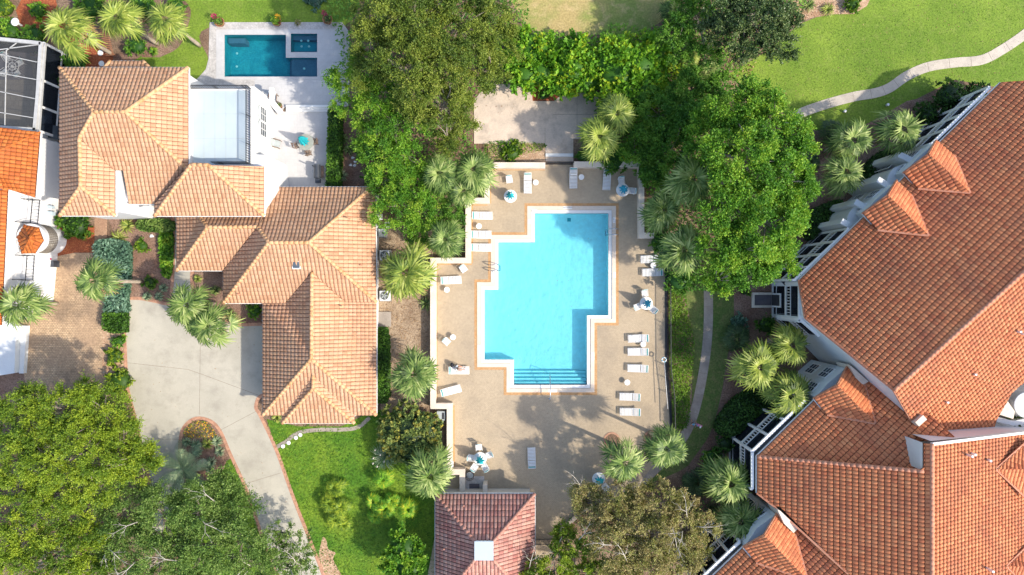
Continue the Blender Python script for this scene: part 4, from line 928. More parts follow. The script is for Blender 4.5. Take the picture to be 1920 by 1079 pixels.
def chair(x, y, toward=None, rz=None, lab='', grp='white patio chairs'):
    X, Y, _ = W(x, y, .5)
    if toward: tx, ty, _ = W(*toward, .5); rz = math.atan2(ty-Y, tx-X)+math.pi/2
    place(CH, (X, Y, d0), rz, lab, grp)
PL = {(957,368.4):'closed teal parasol standing in the upper left deck table', (1167.3,356.7):'closed blue parasol standing in the upper right deck table', (1211.5,569):'closed blue parasol in the three-chair table by the right fence', (900.4,860.2):'closed teal parasol in the five-chair table near the pool house', (1122.5,898):'closed teal parasol in the tree-shaded table beside the lower palms'}
for (x, y), cl, lab, pm in (((957,368.4),[],'round white table with a closed teal parasol at the upper left of the deck',PA), ((1167.3,356.7),[((1165,340),'white patio chair above the upper right parasol table'),((1184.5,358.5),'white patio chair right of the upper right parasol table')],'round white table with a closed blue parasol at the upper right of the deck',PB),
    ((1211.5,569),[((1209,551),'white patio chair above the parasol table by the right fence'),((1195,575.6),'white patio chair left of the parasol table by the right fence'),((1224,580.3),'white patio chair lower right of the parasol table by the fence')],'round white parasol table with three chairs by the right fence',PB),
    ((900.4,860.2),[((898,839.5),'white patio chair above the five-chair table'),((883.7,858.5),'white patio chair left of the five-chair table'),((916.8,853.5),'white patio chair right of the five-chair table'),((889.9,875.5),'white patio chair lower left of the five-chair table'),((909.5,876),'white patio chair lower right of the five-chair table')],'round white parasol table ringed by five chairs near the pool house',PA),
    ((1122.5,898),[((1134.5,913),'white patio chair half under the tree at the shaded parasol table')],'round pale table with closed parasol in tree shade beside the lower palms',PA)):
    X, Y, _ = W(x, y, .72); place(TB, (X, Y, d0), .3, lab, 'round white parasol tables')
    place(pm, (X, Y, d0), random.uniform(0, 6), PL[(x, y)], 'closed parasols on the deck tables')
    for (cx, cy), cl_ in cl: chair(cx, cy, (x, y), None, cl_)
chair(955,338,None,R(8),'white patio chair alone above the upper left parasol table'); chair(869.6,505,None,R(35),'white patio chair turned askew inside the left wall corner'); chair(838,641,None,R(48),'white patio chair turned askew beside the lower left side table')
# iron patio rocker and mat by the pool house wall
r = thing('wire_barrel_chair', 'black wire-frame round chair by the wall corner near the pool house', 'chair', W(881,891,0)); X, Y, _ = W(881,891,.4)
T = MB()
for z, q in ((.05,.3),(.45,.36),(.85,.4)): T.tube([(X+q*math.cos(k*.4189), Y+q*math.sin(k*.4189), z) for k in range(16)], .02, 6)
for k in range(12): a = k*.5236; T.tube([(X+.3*math.cos(a),Y+.3*math.sin(a),.05),(X+.36*math.cos(a),Y+.36*math.sin(a),.45),(X+.4*math.cos(a),Y+.4*math.sin(a),.85)], .014, 5)
T.build('frame', M['metalblk'], r); MB().lathe([(.3,.4),(.33,.44),(.3,.48),(.05,.5)], (X,Y,0), 20).build('cushion', M['acgrey'], r, smooth=True)
tag(MB().prism(w2([(880,907),(899,907),(899,925),(880,925)]), .046, .075).build('dark_mat', M['rug']), 'square dark worn mat before the pool house wall', 'mat')
sheet('mossy_paving', [(872,893),(908,893),(908,928),(872,928)], .055, 'shell')
tag(MB().box(W(848,870,.9), (.22,.5,.25)).build('wall_lamp', M['tabletop'], loc=W(848,870,.9)), 'small white wall lamp box on the inner face of the left wall', 'lamp')
# villa terrace furniture
r = thing('round_glass_table', 'round grey glass dining table on the villa terrace', 'table', W(573,267,0)); X, Y, _ = W(573,267,.72)
MB().lathe([(.72,.70),(.76,.715),(.75,.735)], (X,Y,.06), 36).build('tabletop', M['greyglass'], r); MB().lathe([(.3,0),(.3,.03),(.06,.08),(.05,.7)], (X,Y,.06), 16).build('pedestal', M['wood'], r)
pr = thing('closed_parasol', 'closed turquoise striped parasol over the grey glass villa table', 'parasol', (X,Y,.06)); MB().tube([(X,Y,.7),(X,Y,2.6)], .025, 8).build('pole', M['wood'], pr)
cp = MB()
for k in range(16):
    a0 = k*.3927; a1 = a0+.3927; f = lambda q, a: q*(1+.3*math.cos(8*a)); P_ = [(X+f(q,a)*math.cos(a), Y+f(q,a)*math.sin(a), z) for (q, z) in ((.36,1.05),(.25,1.8),(.05,2.75)) for a in (a0, (a0+a1)/2, a1)]
    cp.add(P_, [(0,1,4,3),(1,2,5,4),(3,4,7,6),(4,5,8,7)])
cp.build('folded_canopy', M['tealcloth'], pr, smooth=True)
def fold_chair(label, px, py, toward, m='wood', name='folding_chair'):
    X, Y, _ = W(px, py, .45); tx, ty, _ = W(*toward, .45); a = math.atan2(ty-Y, tx-X)+math.pi/2; r = thing(name, label, 'chair', (X, Y, .06), 'teak terrace chairs', a)
    OFF[r.name] = Vector((0,0,0)); fr = MB()
    for s in (-1, 1): fr.tube([(s*.23,-.25,0),(s*.23,.25,.45),(s*.23,.3,.95)], .022, 6); fr.tube([(s*.2,.25,0),(s*.2,-.22,.45),(s*.23,-.2,.66),(s*.23,.28,.68)], .02, 6)
    fr.build('frame', M[m], r); st = MB()
    for k in range(6): st.box((0,-.2+k*.075,.45), (.44,.055,.02))
    st.build('seat', M[m], r); bk = MB()
    for k in range(4): bk.box((0,.29,.58+k*.1), (.44,.02,.07))
    bk.build('backrest', M[m], r); return r
fold_chair('dark teak chair right of the grey glass villa table', 590.5,266,(573,267)); fold_chair('dark teak chair below the grey glass villa table', 578,287,(573,267)); fold_chair('dark teak chair left of the grey glass villa table', 556,273,(573,267))
def lounge_arm(label, px, py, rz, cm):
    X, Y, _ = W(px, py, .4); r = thing('armchair', label, 'chair', (X, Y, .06), None, rz); OFF[r.name] = Vector((0,0,0))
    MB().box((0,0,.38), (.62,.62,.14)).build('cushion', M[cm], r); MB().box((0,.34,.68), (.62,.12,.6), rx=-.25).build('backrest', M[cm], r)
    for s in (-1, 1): MB().box((s*.36,.02,.6), (.07,.7,.05)).build('armrest', M['wood'], r)
    for s in (-1, 1):
        for y in (-.28, .28): MB().beam((s*.34,y,0), (s*.34,y,.58), .05, .05).build('leg', M['wood'], r)
lounge_arm('grey cushioned armchair against the white villa wall', 519,270,R(75),'acgrey'); lounge_arm('pale grey armchair at the corner of the villa pool steps', 513,184,R(-5),'offwhite')
r = thing('smoker_grill', 'black barrel grill with side firebox on the villa terrace', 'grill', W(595,325,0)); X, Y, _ = W(595,322,.9)
b = MB(); b.tube([(X,Y-.62,.95),(X,Y+.62,.95)], .3, 16); b.build('barrel', M['grill'], r, smooth=False); MB().box((X+.05,Y-.86,.85),(.42,.4,.4)).build('firebox', M['grill'], r); MB().box((X+.46,Y,.85),(.28,1.1,.04)).build('side_shelf', M['wood'], r)
MB().tube([(X-.2,Y+.4,1.2),(X-.2,Y+.4,1.75)], .06, 10).build('chimney', M['grill'], r); MB().tube([(X-.38,Y-.15,1.05),(X-.44,Y,1.05),(X-.38,Y+.15,1.05)], .02, 6).build('handle', M['steel'], r)
for s in (-1, 1):
    for y in (-.5,.5): MB().beam((X+s*.22,Y+y,.06),(X+s*.22,Y+y,.8),.05,.05).build('leg', M['grill'], r)
def pot(label, px, py, rp, fm, hh=.5, leaves=70, spiky=False, flowers=None):
    X, Y, _ = W(px, py, .3); r = thing('potted_plant', label, 'potted plant', (X, Y, 0), 'potted plants around the villa pool'); q = rp/20
    MB().lathe([(q*.62,.05),(q*.9,.5),(q,.52),(q,.58),(q*.86,.58),(q*.84,.5)], (X,Y,0), 20).build('pot', M['terrapot'], r, smooth=True)
    V, Fc, Rr = leaf_arrays(np.c_[rng.normal(size=(leaves*3,2))*q*.38+[X,Y], .55+rng.random(leaves*3)*hh*.6], rng.normal(size=(leaves*3,3)), np.full(leaves*3,.13)*rng.uniform(.6,1.3,leaves*3), rng.random(leaves*3)); fast_mesh('foliage', V, Fc, Rr, F[fm], r)
    if flowers:
        ox, oy, fk = flowers; n = 40; a = rng.uniform(0,6.28,n); C = np.c_[X+ox+np.cos(a)*.18, Y+oy+np.sin(a)*.18, rng.uniform(.65,1.05,n)]; V, Fc, Rr = leaf_arrays(C, np.c_[np.cos(a),np.sin(a),np.full(n,.3)], np.full(n,.26), rng.random(n), .25)
        fm_ = fast_mesh('flowers', V, Fc, Rr, M[fk], r)
pot('terracotta pot with crimson leaves at the upper left corner of the villa pool', 413,43,9.5,'green',flowers=(-.35,.4,'flower_r')); pot('terracotta pot with crimson leaves at the upper right corner of the villa pool', 615,38.5,9.5,'dark',flowers=(-.2,.45,'flower_r'))
pot('leafy green pot with orange blooms on the top edge of the villa pool', 520,42,9,'bright',hh=.8,leaves=160,flowers=(.25,.25,'flower_o')); tuft('crimson_plant','small crimson grass tuft between pots on the villa pool edge',559,44,7,.4,'autumn',30,.05)
pot('small dark green pot beside the armchair near the villa steps', 525,199,5,'dark')
# side yard machines
def ac(label, px, py, rz=0):
    X, Y, _ = W(px, py, .8); r = thing('air_conditioner', label, 'air conditioner', (X, Y, 0), 'air conditioners beside the villa')
    MB().box((X,Y,.05),(1.1,1.1,.1)).build('pad', M['path'], r); MB().box((X,Y,.48),(.9,.9,.72)).build('casing', M['offwhite'], r); MB().lathe([(.38,0),(.38,.03),(.05,.04)], (X,Y,.84), 24).build('fan_guard', M['darkin'], r)
    f = MB()
    for k in range(5): f.box((X+.16*math.cos(k*1.257),Y+.16*math.sin(k*1.257),.89),(.3,.1,.02),rz=k*1.257)
    f.build('fan', M['acgrey'], r); gr = MB()
    for q in (.15,.27,.37): gr.tube([(X+q*math.cos(k*.3307),Y+q*math.sin(k*.3307),.91) for k in range(20)], .01, 4)
    gr.build('grille', M['acgrey'], r)
ac('air conditioner half under the palm beside the villa', 721,479); ac('lower air conditioner with round fan below the palm beside the villa', 721,555)
r = thing('electrical_box', 'grey metal utility box on the side yard by the villa wall', 'utility box', W(716,437,0)); X, Y, _ = W(716,437,.8); MB().box((X,Y,.42),(.62,.72,.84)).build('casing', M['acgrey'], r); MB().box((X+.12,Y,.86),(.16,.2,.04)).build('panel', M['glass'], r); MB().box((X,Y,.02),(.8,.9,.05)).build('pad', M['path'], r)
r = thing('kettle_grill', 'small kettle grill with white shelf beside the villa eave', 'grill', W(711,397,0)); X, Y, _ = W(711,397,.8); MB().lathe([(.05,.5),(.24,.6),(.3,.75),(.27,.9),(.12,1.0),(.02,1.02)], (X,Y,0), 20).build('kettle', M['grill'], r, smooth=True); MB().box((X+.1,Y-.5,.7),(.4,.5,.04)).build('shelf', M['tabletop'], r)
for k in range(3): MB().tube([(X,Y,.6),(X+.3*math.cos(k*2.1),Y+.3*math.sin(k*2.1),0)], .018, 6).build('leg', M['alu'], r)
r = thing('white_chair', 'white plastic chair lying under branches by the utility box', 'chair', W(726,422,0)); X, Y, _ = W(726,422,.5); MB().box((X,Y,.4),(.5,.5,.05)).build('seat', M['tabletop'], r); MB().box((X+.25,Y,.65),(.05,.5,.5),rz=.2).build('backrest', M['tabletop'], r)
for sx in (-.22,.22):
    for sy in (-.22,.22): MB().beam((X+sx,Y+sy,0),(X+sx,Y+sy,.4),.04,.04).build('leg', M['tabletop'], r)
slab('concrete_pad', [(706,585),(733,585),(733,613),(706,613)], -.02, .12, 'path')
r = thing('pool_pump_unit', 'grey pump housing in the gap behind the left pool wall', 'pump', W(827,782,0)); X, Y, _ = W(827,780,.7); MB().box((X,Y,.4),(.75,.85,.75)).build('casing', M['acgrey'], r); MB().box((X+.2,Y,.785),(.2,.6,.03)).build('vent', M['darkin'], r)
for s in (-.15,.15): MB().tube([(X+s,Y-.43,.3),(X+s,Y-.75,.3),(X+s,Y-.75,.02)], .04, 8).build('pipe', M['tabletop'], r, smooth=True)
# people
J = dict(STAND); J.update(pelvis=(0,0,.45), spine=(0,.05,.62), chest=(0,.13,.8), neck=(0,.2,.92), chin=(0,.25,.97), head=(0,.29,1.05), crown_top=(0,.28,1.14), shoulderL=(-.18,.14,.86), elbowL=(-.27,.28,.66), wristL=(-.2,.48,.58), shoulderR=(.18,.14,.86), elbowR=(.29,.3,.68), wristR=(.24,.52,.6),
    hipL=(-.09,.02,.44), kneeL=(-.1,.46,.5), ankleL=(-.1,.88,.4), toeL=(-.1,.95,.5), hipR=(.09,.02,.44), kneeR=(.1,.46,.56), ankleR=(.1,.86,.4), toeR=(.1,.94,.5))
X, Y, _ = W(853.5,689,.4); person('person in a pale grey shirt and black shorts sitting on a poolside lounger', (X, Y, -.05), R(-98), J, 'shirtgrey', 'shortsblk')
r = thing('backpack', 'black backpack set on the lounger behind the seated person', 'bag', W(850,684,.36)); X, Y, _ = W(850,684,.5); MB().lathe([(.1,-.12),(.2,-.1),(.22,.05),(.17,.2),(.06,.26)], (X-.12,Y-.02,.5), 14, squash=(.7,1.1)).build('bag_body', M['shortsblk'], r, smooth=True)
for s in (-1, 1): MB().tube([(X+.02,Y+s*.1-.02,.66),(X+.1,Y+s*.1-.02,.55),(X+.03,Y+s*.1-.02,.42)], .02, 6).build('strap', M['shortsblk'], r)
J = dict(STAND); X, Y, _ = W(1296,792,0); person('person in a blue and white shirt walking on the curved path', (X, Y, .04), R(160), J, 'shirtblue', 'shortsblk', scale=.97)
J = dict(STAND); X, Y, _ = W(1304.5,793.5,0); person('person in a pink shirt and white cap walking on the curved path', (X, Y, .04), R(165), J, 'shirtpink', 'shirtpink', cap='hatwhite', scale=.95)

# ============================================================ tan villa
def prism_wall(root, pts, z, zb=0, m='white', name='wall'):
    return MB().prism([W2(p[0], p[1], z) for p in pts], zb, z).build(name, M[m], root)
hA = thing('villa', 'white villa with several tan clay-tile hip roofs, left of the pool', 'house', W(440,380,0))
ze = 6.2; pt = .5; N_ = (112,127,353,127,ze,pt); Wn = (112,127,112,400,ze,.5); zr = zp(235,210,N_); zg = zp(149,259,Wn); zh = zp(151,350,Wn)
make_roof('roof', hA, dict(A=(112,127,ze), B=(353.5,127,ze), C=(235,210,zr), D=(176.5,210,zr), E=(353.5,320,ze), F=(216.5,320,ze), G=(149,259,zg), Hh=(151,350,zh), I=(216.5,405,ze), J=(112,405,ze)),
    ['B A D C', 'A J Hh G D', 'E B C', 'F E C D G', 'I F G Hh', 'J I Hh'], ['A D','D C','B C','C E','D G','G Hh','Hh J','Hh I'], ['A B','B E','A J','J I','I F'], dirs={3: 'F E', 4: 'I F'}, label='upper main hip roof of tan tiles')
make_roof('roof', hA, dict(a=(242,383,5.2), b=(290,383,5.2), c=(345,320,6.15), d=(231,320,6.15)), ['a b c d'], [], ['a b'], label='small tan roof slope above the white entry wall')
z2 = 5.5; S2 = (290,405,495.5,405,z2,.5); zq = zp(391,310,S2)
make_roof('roof', hA, dict(a=(359,309,zq), b=(391,310,zq), c=(495.5,313,z2), d=(495.5,405.5,z2), e=(290,405.5,z2), f=(346,320,zq-.55), g=(290,383,z2+.05)),
    ['e d b a', 'd c b', 'e g f a'], ['a b','b d','a e'], ['e d','c d','g e'], dirs={2: 'e g'}, label='middle tan hip roof beside the white balcony')
z3 = 3.0; t3 = .5; S3 = (418.5,569,535,569,z3,.62); E3 = (706,570,706,779,z3,t3); zm = zp(579,455,S3); zG = zp(584.6,600,(492.3,570,492.3,779,z3,.37)); z4 = zp(389,427,(331,508,418,508,z3,.56)); zd = 4.55
make_roof('roof', hA, dict(a=(500,351,z3), b=(697,351,z3), c=(579,455,zm), d=(504,455,zm), e=(483,425.5,z4), f=(389,426.5,z4), g=(373,404,3.9), h=(497,404,4.3), i=(331,400,z3), j=(331,508,z3), k=(418.5,508,z3), l=(418.5,569,z3),
      m=(535,569,z3), n=(648,567,z3), o=(706,567,z3), p=(584.6,510.6,zG), q=(583.5,673.5,zG), r=(492.3,779,z3), s=(706,779,z3), t=(492.3,569.5,z3), b2=(704,360,z3)),
    ['a b c d e h', 'b2 o c b', 'l m p n o c d', 'k l d e', 'j k e f', 'i j f g', 'h e f g', 'r t m p q', 's o n p q', 'r s q'],
    ['b c','c d','c o','d l','d e','e f','f j','f g','p q','q r','q s'], ['a b','b2 o','l m','j k','i j','k l','r t','o s'], dirs={2: 'l m', 6: 'f e', 7: 'r t', 8: 'o s', 0: 'a b'}, label='large low tan roof over the main floor and garage wing')
zd = zp(587,728.5,(529,794,529,760,2.95,.42))
make_roof('roof', hA, dict(a=(587,703,zd), b=(587,728.5,zd), c=(529,794,2.95), d=(665,794,2.95), e=(529,762,2.95), f=(665,772,2.95)), ['c d b', 'c e a b', 'd f a b'], ['a b','b c','b d'], ['c d'], dirs={1: 'c e', 2: 'd f'}, label='small projecting tan hip roof at the garage end')
make_roof('roof', hA, dict(a=(197,127,5.3), b=(208,115,5.0), c=(268,115,5.0), d=(280,127,5.3)), ['b c d a'], ['a b','c d'], ['b c'], label='tan canopy roof peeking out at the top edge')
prism_wall(hA, [(120,135),(346,135),(346,313),(224,313),(224,398),(120,398)], 6.1); prism_wall(hA, [(226,312),(346,312),(346,400),(300,400),(300,378),(236,378)], 5.1)
prism_wall(hA, [(298,312),(490,312),(490,398),(298,398)], 5.4); prism_wall(hA, [(503,358),(698,358),(698,560),(698,772),(585,772),(500,772),(500,562),(426,562),(426,500),(340,500),(340,412),(503,412)], 2.9)
prism_wall(hA, [(535,772),(660,772),(660,786),(535,786)], 2.9)
# balcony block
prism_wall(hA, [(356,163),(478,163),(478,290),(502,291),(512,352),(490,400),(356,400)], 4.8, name='balcony_block'); MB().prism([W2(*p,4.85) for p in ((362,168),(463,168),(463,308),(362,308))], 4.81, 4.83).build('balcony_floor', M['balcony'], hA)
for k in range(1, 5): MB().beam((*W2(362+k*20.5,168,4.832),4.832), (*W2(362+k*20.5,308,4.832),4.832), .03, .008).build('floor_seam', M['acgrey'], hA)
for k in (1, 2): MB().beam((*W2(362,168+k*46,4.832),4.832), (*W2(463,168+k*46,4.832),4.832), .03, .008).build('floor_seam', M['acgrey'], hA)
MB().strip([W2(354,166,4.95), W2(472,166,4.95), W2(472,308,4.95)], .3, 4.8, 4.95).build('balcony_kerb', M['trim'], hA)
railing(hA, [W2(355,167,4.9), W2(470,167,4.9), W2(470,308,4.9), W2(405,308,4.9)], 4.9, 1.05, step=.2, name='balcony_railing', r=.035)
wx = W(478.6,170,4.8)[0]
for y0, y1 in ((202,228),(230,256)):
    f = window(hA, (wx, W(487,y0,3)[1]), (wx, W(487,y1,3)[1]), 2.2, 3.7, 2, 3, inward=(-30, 12)); MB().tube([(wx+.03, W(487,(y0+y1)/2,3)[1]+.62*math.cos(a), 3.75+.42*math.sin(a)) for a in [k*.314 for k in range(11)]], .05, 5).build('arch_trim', M['acgrey'], f)
ex = W(346,170,6.1)[0]
for y0, y1 in ((218,234),(237,252)): window(hA, (ex, W(352,y0,5.3)[1]), (ex, W(352,y1,5.3)[1]), 5.0, 5.9, 2, 2, inward=(-36, 14))
sy = W(260,378,5.1)[1]; window(hA, (W(248,390,3)[0], sy), (W(272,390,3)[0], sy), 1.8, 3.2, 3, 2, inward=(-34, 12))
MB().beam(W(512.5,345,1.1), (*W2(512.5,168,1.1), 1.1), .1, .1)
sk = MB(); c = Vector(W(556,497,zp(556,497,S3)+.02)); sk.box(c+Vector((0,0,.06)), (.75,.72,.14), rx=.4); s_ = sk.build('skylight', M['trim'], hA); MB().box(c+Vector((0,0,.1)), (.58,.55,.14), rx=.4).build('pane', M['glass'], s_)
for x, y, e_ in ((650,580,(706,570,706,779,z3,.37)),(449,552,S3),(678,498,(706,360,706,567,z3,.55)),(656,411,(508,351,690,351,z3,.6))):
    z = zp(x, y, e_)+.05; MB().tube([W(x,y,z), Vector(W(x,y,z))+Vector((0,0,.35))], .07, 8).build('vent_pipe', M['cap_red'], hA)
MB().box(W(510,176,2.0), (.35,1.0,.3)).build('wall_ledge', M['trim'], hA)
MB().beam(W(505,186,1.5), W(527,212,.3), .5, .25).build('stair_rail_wall', M['trim'], hA)
MB().box(W(478,408,.0), (.1,.1,.1)).build('downspout', M['trim'], hA)
# ============================================================ white villa on the far left
hB = thing('villa', 'white villa with bright orange roofs and a screened patio at the far left edge', 'house', W(30,400,0))
make_roof('roof', hB, dict(a=(-40,235,5.2), b=(76,248,4.4), c=(66.5,371,4.4), d=(18,356,4.6), e=(-40,350,5.6), f=(-40,300,6.2)), ['b c d e f a'], ['f b'], ['b c'], tile='tile_orange', capm='tile_orange', dirs={0: 'b c'}, cap_r=.08)
make_roof('roof', hB, dict(a=(16,352,4.4), b=(4,610,4.4), c=(-60,610,6.0), d=(-60,380,6.0)), ['a b c d'], [], ['a b'], tile='tile_orange', capm='tile_orange')
prism_wall(hB, [(-60,245),(70,256),(60,364),(12,352),(0,600),(-60,600)], 4.2)
prism_wall(hB, [(66,250),(82,250),(79,375),(76,480),(72,560),(66,566),(-20,570),(-20,362),(66,362)], 1.95, name='terrace_block')
prism_wall(hB, [(92,265),(102,265),(97,395),(90,480),(70,480),(80,300)], .9, name='lower_terrace'); prism_wall(hB, [(88,380),(92,480),(84,566),(40,566),(40,380)], 1.2, name='lower_terrace')
prism_wall(hB, [(-60,570),(30,612),(27,700),(-60,714)], 1.0, m='offwhite', name='garage_block'); MB().prism([W2(*p,1.0) for p in ((30.5,612),(42,612),(36,702),(27.5,702))], .0, .45).build('side_ledge', M['offwhite'], hB)
for (x0, y0, x1, y1) in ((75.5,376,71.5,420),(65.5,480,62.5,526)): railing(hB, [W2(x0-22,y0,2), W2(x0,y0,2), W2(x1,y1,2), W2(x1-30,y1-2,2)], 1.96, 1.05, step=.3, name='balcony_railing', posts=False)
cx, cy, _ = W(57,447,3.0); MB().lathe([(1.3,0),(1.3,2.95)], (cx,cy,0), 32).build('turret_wall', M['white'], hB, smooth=False)
gl = MB()
for r_ in range(5):
    for k in range(22): a = -1.3+k*.124; gl.box((cx+1.31*math.cos(a), cy+1.31*math.sin(a), 1.35+r_*.24), (.02,.14,.2), rz=a)
gl.build('glass_blocks', M['lanai'], hB)
hexp = [(32.8,445.5),(45.9,421.8),(73.7,427.4),(82.6,451.6),(66.7,475.5),(41.7,476)]; V = {chr(97+i): (*p, 2.95) for i, p in enumerate(hexp)}; V['z'] = (56,448,3.75)
make_roof('turret_roof', hB, V, ['%s %s z' % (chr(97+i), chr(97+(i+1) % 6)) for i in range(6)], ['%s z' % chr(97+i) for i in range(6)], ['%s %s' % (chr(97+i), chr(97+(i+1) % 6)) for i in range(6)], tile='tile_orange', capm='tile_orange', cap_r=.06)
# narrow white service strip
prism_wall(hB, [(79,284),(106,290),(104,340),(78,330)], 1.2, m='offwhite', name='service_block')
for x, y in ((86,220),(90,248)): MB().box(W(x,y,1.2), (1.2,1.2,.12)).build('flat_ledge', M['trim'], hB)
for pl_, m_ in ((((83,231),(108,237),(108,262),(84,258)),'glass'), (((80,192),(84,193),(83,218),(79,217)),'glass'), (((86,385),(97,386),(97,391),(86,390)),'balcony'), (((84,396),(98,397),(98,404),(84,403)),'balcony')):
    MB().prism([W2(*p,1.35) for p in pl_], 1.2 if m_ == 'glass' else .9, 1.38 if m_ == 'glass' else 1.3).build('roof_panel', M[m_], hB)
for x0_, y0_, x1_, y1_ in ((20,392,58,394),(20,425,57,427),(16,480,50,482),(14,520,48,522)): MB().beam(W(x0_,y0_,1.97), W(x1_,y1_,1.97), .04, .03).build('floor_joint', M['offwhite'], hB)
# screened patio
sp = thing('screen_enclosure', 'screened patio cage with white frame and dark mesh, upper left corner', 'patio enclosure', W(30,150,0))
sheet('patio_floor', [(-60,100),(108,108),(112,255),(-60,262)], .02, 'lanai'); zt = 3.4
PT = lambda x, y, z=zt: Vector(W(x, y, z)); fr = [((-60,68),(78,82)),((78,80),(72,180)),((72,180),(66,245)),((-60,235),(68,244))]
for a, b in fr: MB().beam(PT(*a), PT(*b), .3, .3).build('roof_beam', M['cagebeam'], sp)
for a, b in (((-20,96),(73,84)),((31,81),(12,95)),((12,95),(9,240)),((-20,98),(70,117)),((-20,134),(70,150)),((-20,168),(68,186)),((-20,208),(67,222))): MB().beam(PT(*a,zt+.02), PT(*b,zt+.02), .065, .065).build('rafter', M['cagebeam'], sp)
MB().sheet([W2(*p,zt) for p in ((-60,70),(77,82),(66,244),(-60,236))], zt-.06).build('mesh_roof', M['screen'], sp)
g0 = [W2(81,81,zt), W2(69,245,zt)]; A_, B_ = Vector((*g0[0],0)), Vector((*g0[1],0))
MB().beam(A_+Vector((0,0,zt/2)), B_+Vector((0,0,zt/2)), .02, zt).build('mesh_wall', M['screendark'], sp)
for t in (0, .42, .72, 1): p = A_+(B_-A_)*t; MB().beam(p, p+Vector((0,0,zt)), .2, .2).build('post', M['trim'], sp)
MB().beam(A_+Vector((0,0,.9)), B_+Vector((0,0,.9)), .15, .12).build('mid_rail', M['trim'], sp); MB().beam(A_+Vector((0.12,0,zt-.1)), B_+Vector((.12,0,zt-.1)), .16, .2).build('eave_beam', M['cagebeam'], sp)
C_ = Vector((*W2(-60,70,zt),0)); MB().beam(C_+Vector((0,0,zt/2)), A_+Vector((0,0,zt/2)), .02, zt).build('mesh_wall', M['screendark'], sp)
tag(MB().prism(w2([(-20,94),(55,94),(64,150),(-20,150)]), .021, .035).build('patio_rug', M['rug']), 'dark rug under the white patio set inside the screened cage', 'rug')
r = thing('patio_table', 'round white wire patio table inside the screened cage', 'table', W(23,125,0)); X, Y, _ = W(23,125,.7); tb = MB()
for q in (.62,.35,.08): tb.tube([(X+q*math.cos(k*.2618), Y+q*math.sin(k*.2618), .72) for k in range(25)], .03, 6)
for k in range(8): a = k*.785; tb.beam((X,Y,.715),(X+.62*math.cos(a),Y+.62*math.sin(a),.715),.03,.02)
tb.build('tabletop', M['tabletop'], r); MB().tube([(X,Y,.03),(X,Y,.7)],.04,8).build('pedestal', M['trim'], r)
for i, (x, y, w_) in enumerate(((38,117,'right'),(32,138,'lower right'),(8,136,'lower left'),(12,108,'upper left'))): chair(x, y, (23,125), None, 'white patio chair %s of the wire table in the screened cage' % w_, 'chairs in the screened cage')
# ============================================================ pool house
hP = thing('pool_house', 'square pool house with mauve-red hip roof and white cupola, bottom centre', 'pool house', W(908,1030,0))
zc = 5.6
make_roof('roof', hP, dict(a=(816,926,3), b=(1003,926,3), c=(1003,1140,3), d=(816,1140,3), e=(890,1015,zc), f=(925,1015,zc), g=(925,1050,zc), h=(890,1050,zc)), ['a b f e', 'b c g f', 'c d h g', 'd a e h'], ['a e','b f','c g','d h'], ['a b','b c','a d'], tile='tile_mauve', capm='cap_mauve', du=.33, dv=.40, cap_r=.15)
c0 = W(907.5,1032.5,zc+.3); r_ = MB().box((c0[0],c0[1],zc+.05), (1.5,1.5,.6)).build('cupola', M['trim'], hP); MB().box((c0[0],c0[1],zc+.38), (1.62,1.62,.06)).build('cupola_cap', M['balcony'], r_)
prism_wall(hP, [(824,934),(995,934),(995,1130),(824,1130)], 2.9, m='wallcream')
for x, y, z in ((870,948,3.7),(833,1029,3.6)): MB().tube([W(x,y,z-.2), Vector(W(x,y,z))+Vector((0,0,.2))], .07, 8).build('vent_pipe', M['cap_mauve'], hP)
# ============================================================ condominium
hC = thing('apartment_building', 'large white apartment building with terracotta tile roofs and screened balconies', 'building', W(1700,600,0))
z0 = 6.3; tp = .52; e1 = (1876,155,1498,526,z0,tp); Z1 = lambda x, y: zp(x, y, e1); zk = Z1(1676,732); ek = None
kw = dict(tile='tile_red', capm='cap_red', du=.31, dv=.40, gap=.86, hgt=.095); kw2 = dict(kw, gap=1.0, hgt=.06)  # sunlit slopes drop the dark lap gaps, putting light contrast into tile shape
zR = zk
# ridge of wing one: constant height
def se(x, y, a=(1676,732), b=(1920,510), zr=None, t=tp):
    zr = zr or zR; A = Vector(W2(*a, zr)); B = Vector(W2(*b, zr)); d = (B-A).normalized(); z = zr
    for _ in range(30): z = zr - t*abs((Vector(W2(x, y, z))-A).cross(d))
    return z
make_roof('roof', hC, dict(a=(1876,155,z0), b=(1498,526,z0), c=(1510,597,Z1(1510,597)), d=(1676,732,zR), e=(1990,446,zR), f=(1990,148,Z1(1990,148))), ['a b c d e f'], ['d e'], ['a b'], label='broad terracotta slope facing the garden', **kw)
make_roof('roof', hC, {'a': (1676,732,zR), 'b': (1709,789,se(1709,789)), 'c': (1778,823,se(1778,823)), 'd': (1861,812,se(1861,812)), 'e': (1867,790,se(1867,790)), 'f': (1897,737,se(1897,737)), 'g': (1990,660,se(1990,660)), 'h': (1990,446,zR)},
   ['a b c d e f g h'], [], ['a b','b c'], dirs={0: 'a h'}, gut='cap_red', label='broad orange terracotta slope facing the sun', **kw2)
MB().beam(W(1498,526,z0-.05), W(1510,597,Z1(1510,597)-.05), .16, .2).build('rake_trim', M['cap_red'], hC); MB().beam(W(1510,597,Z1(1510,597)-.05), W(1676,732,zR-.05), .16, .2).build('rake_trim', M['cap_red'], hC)
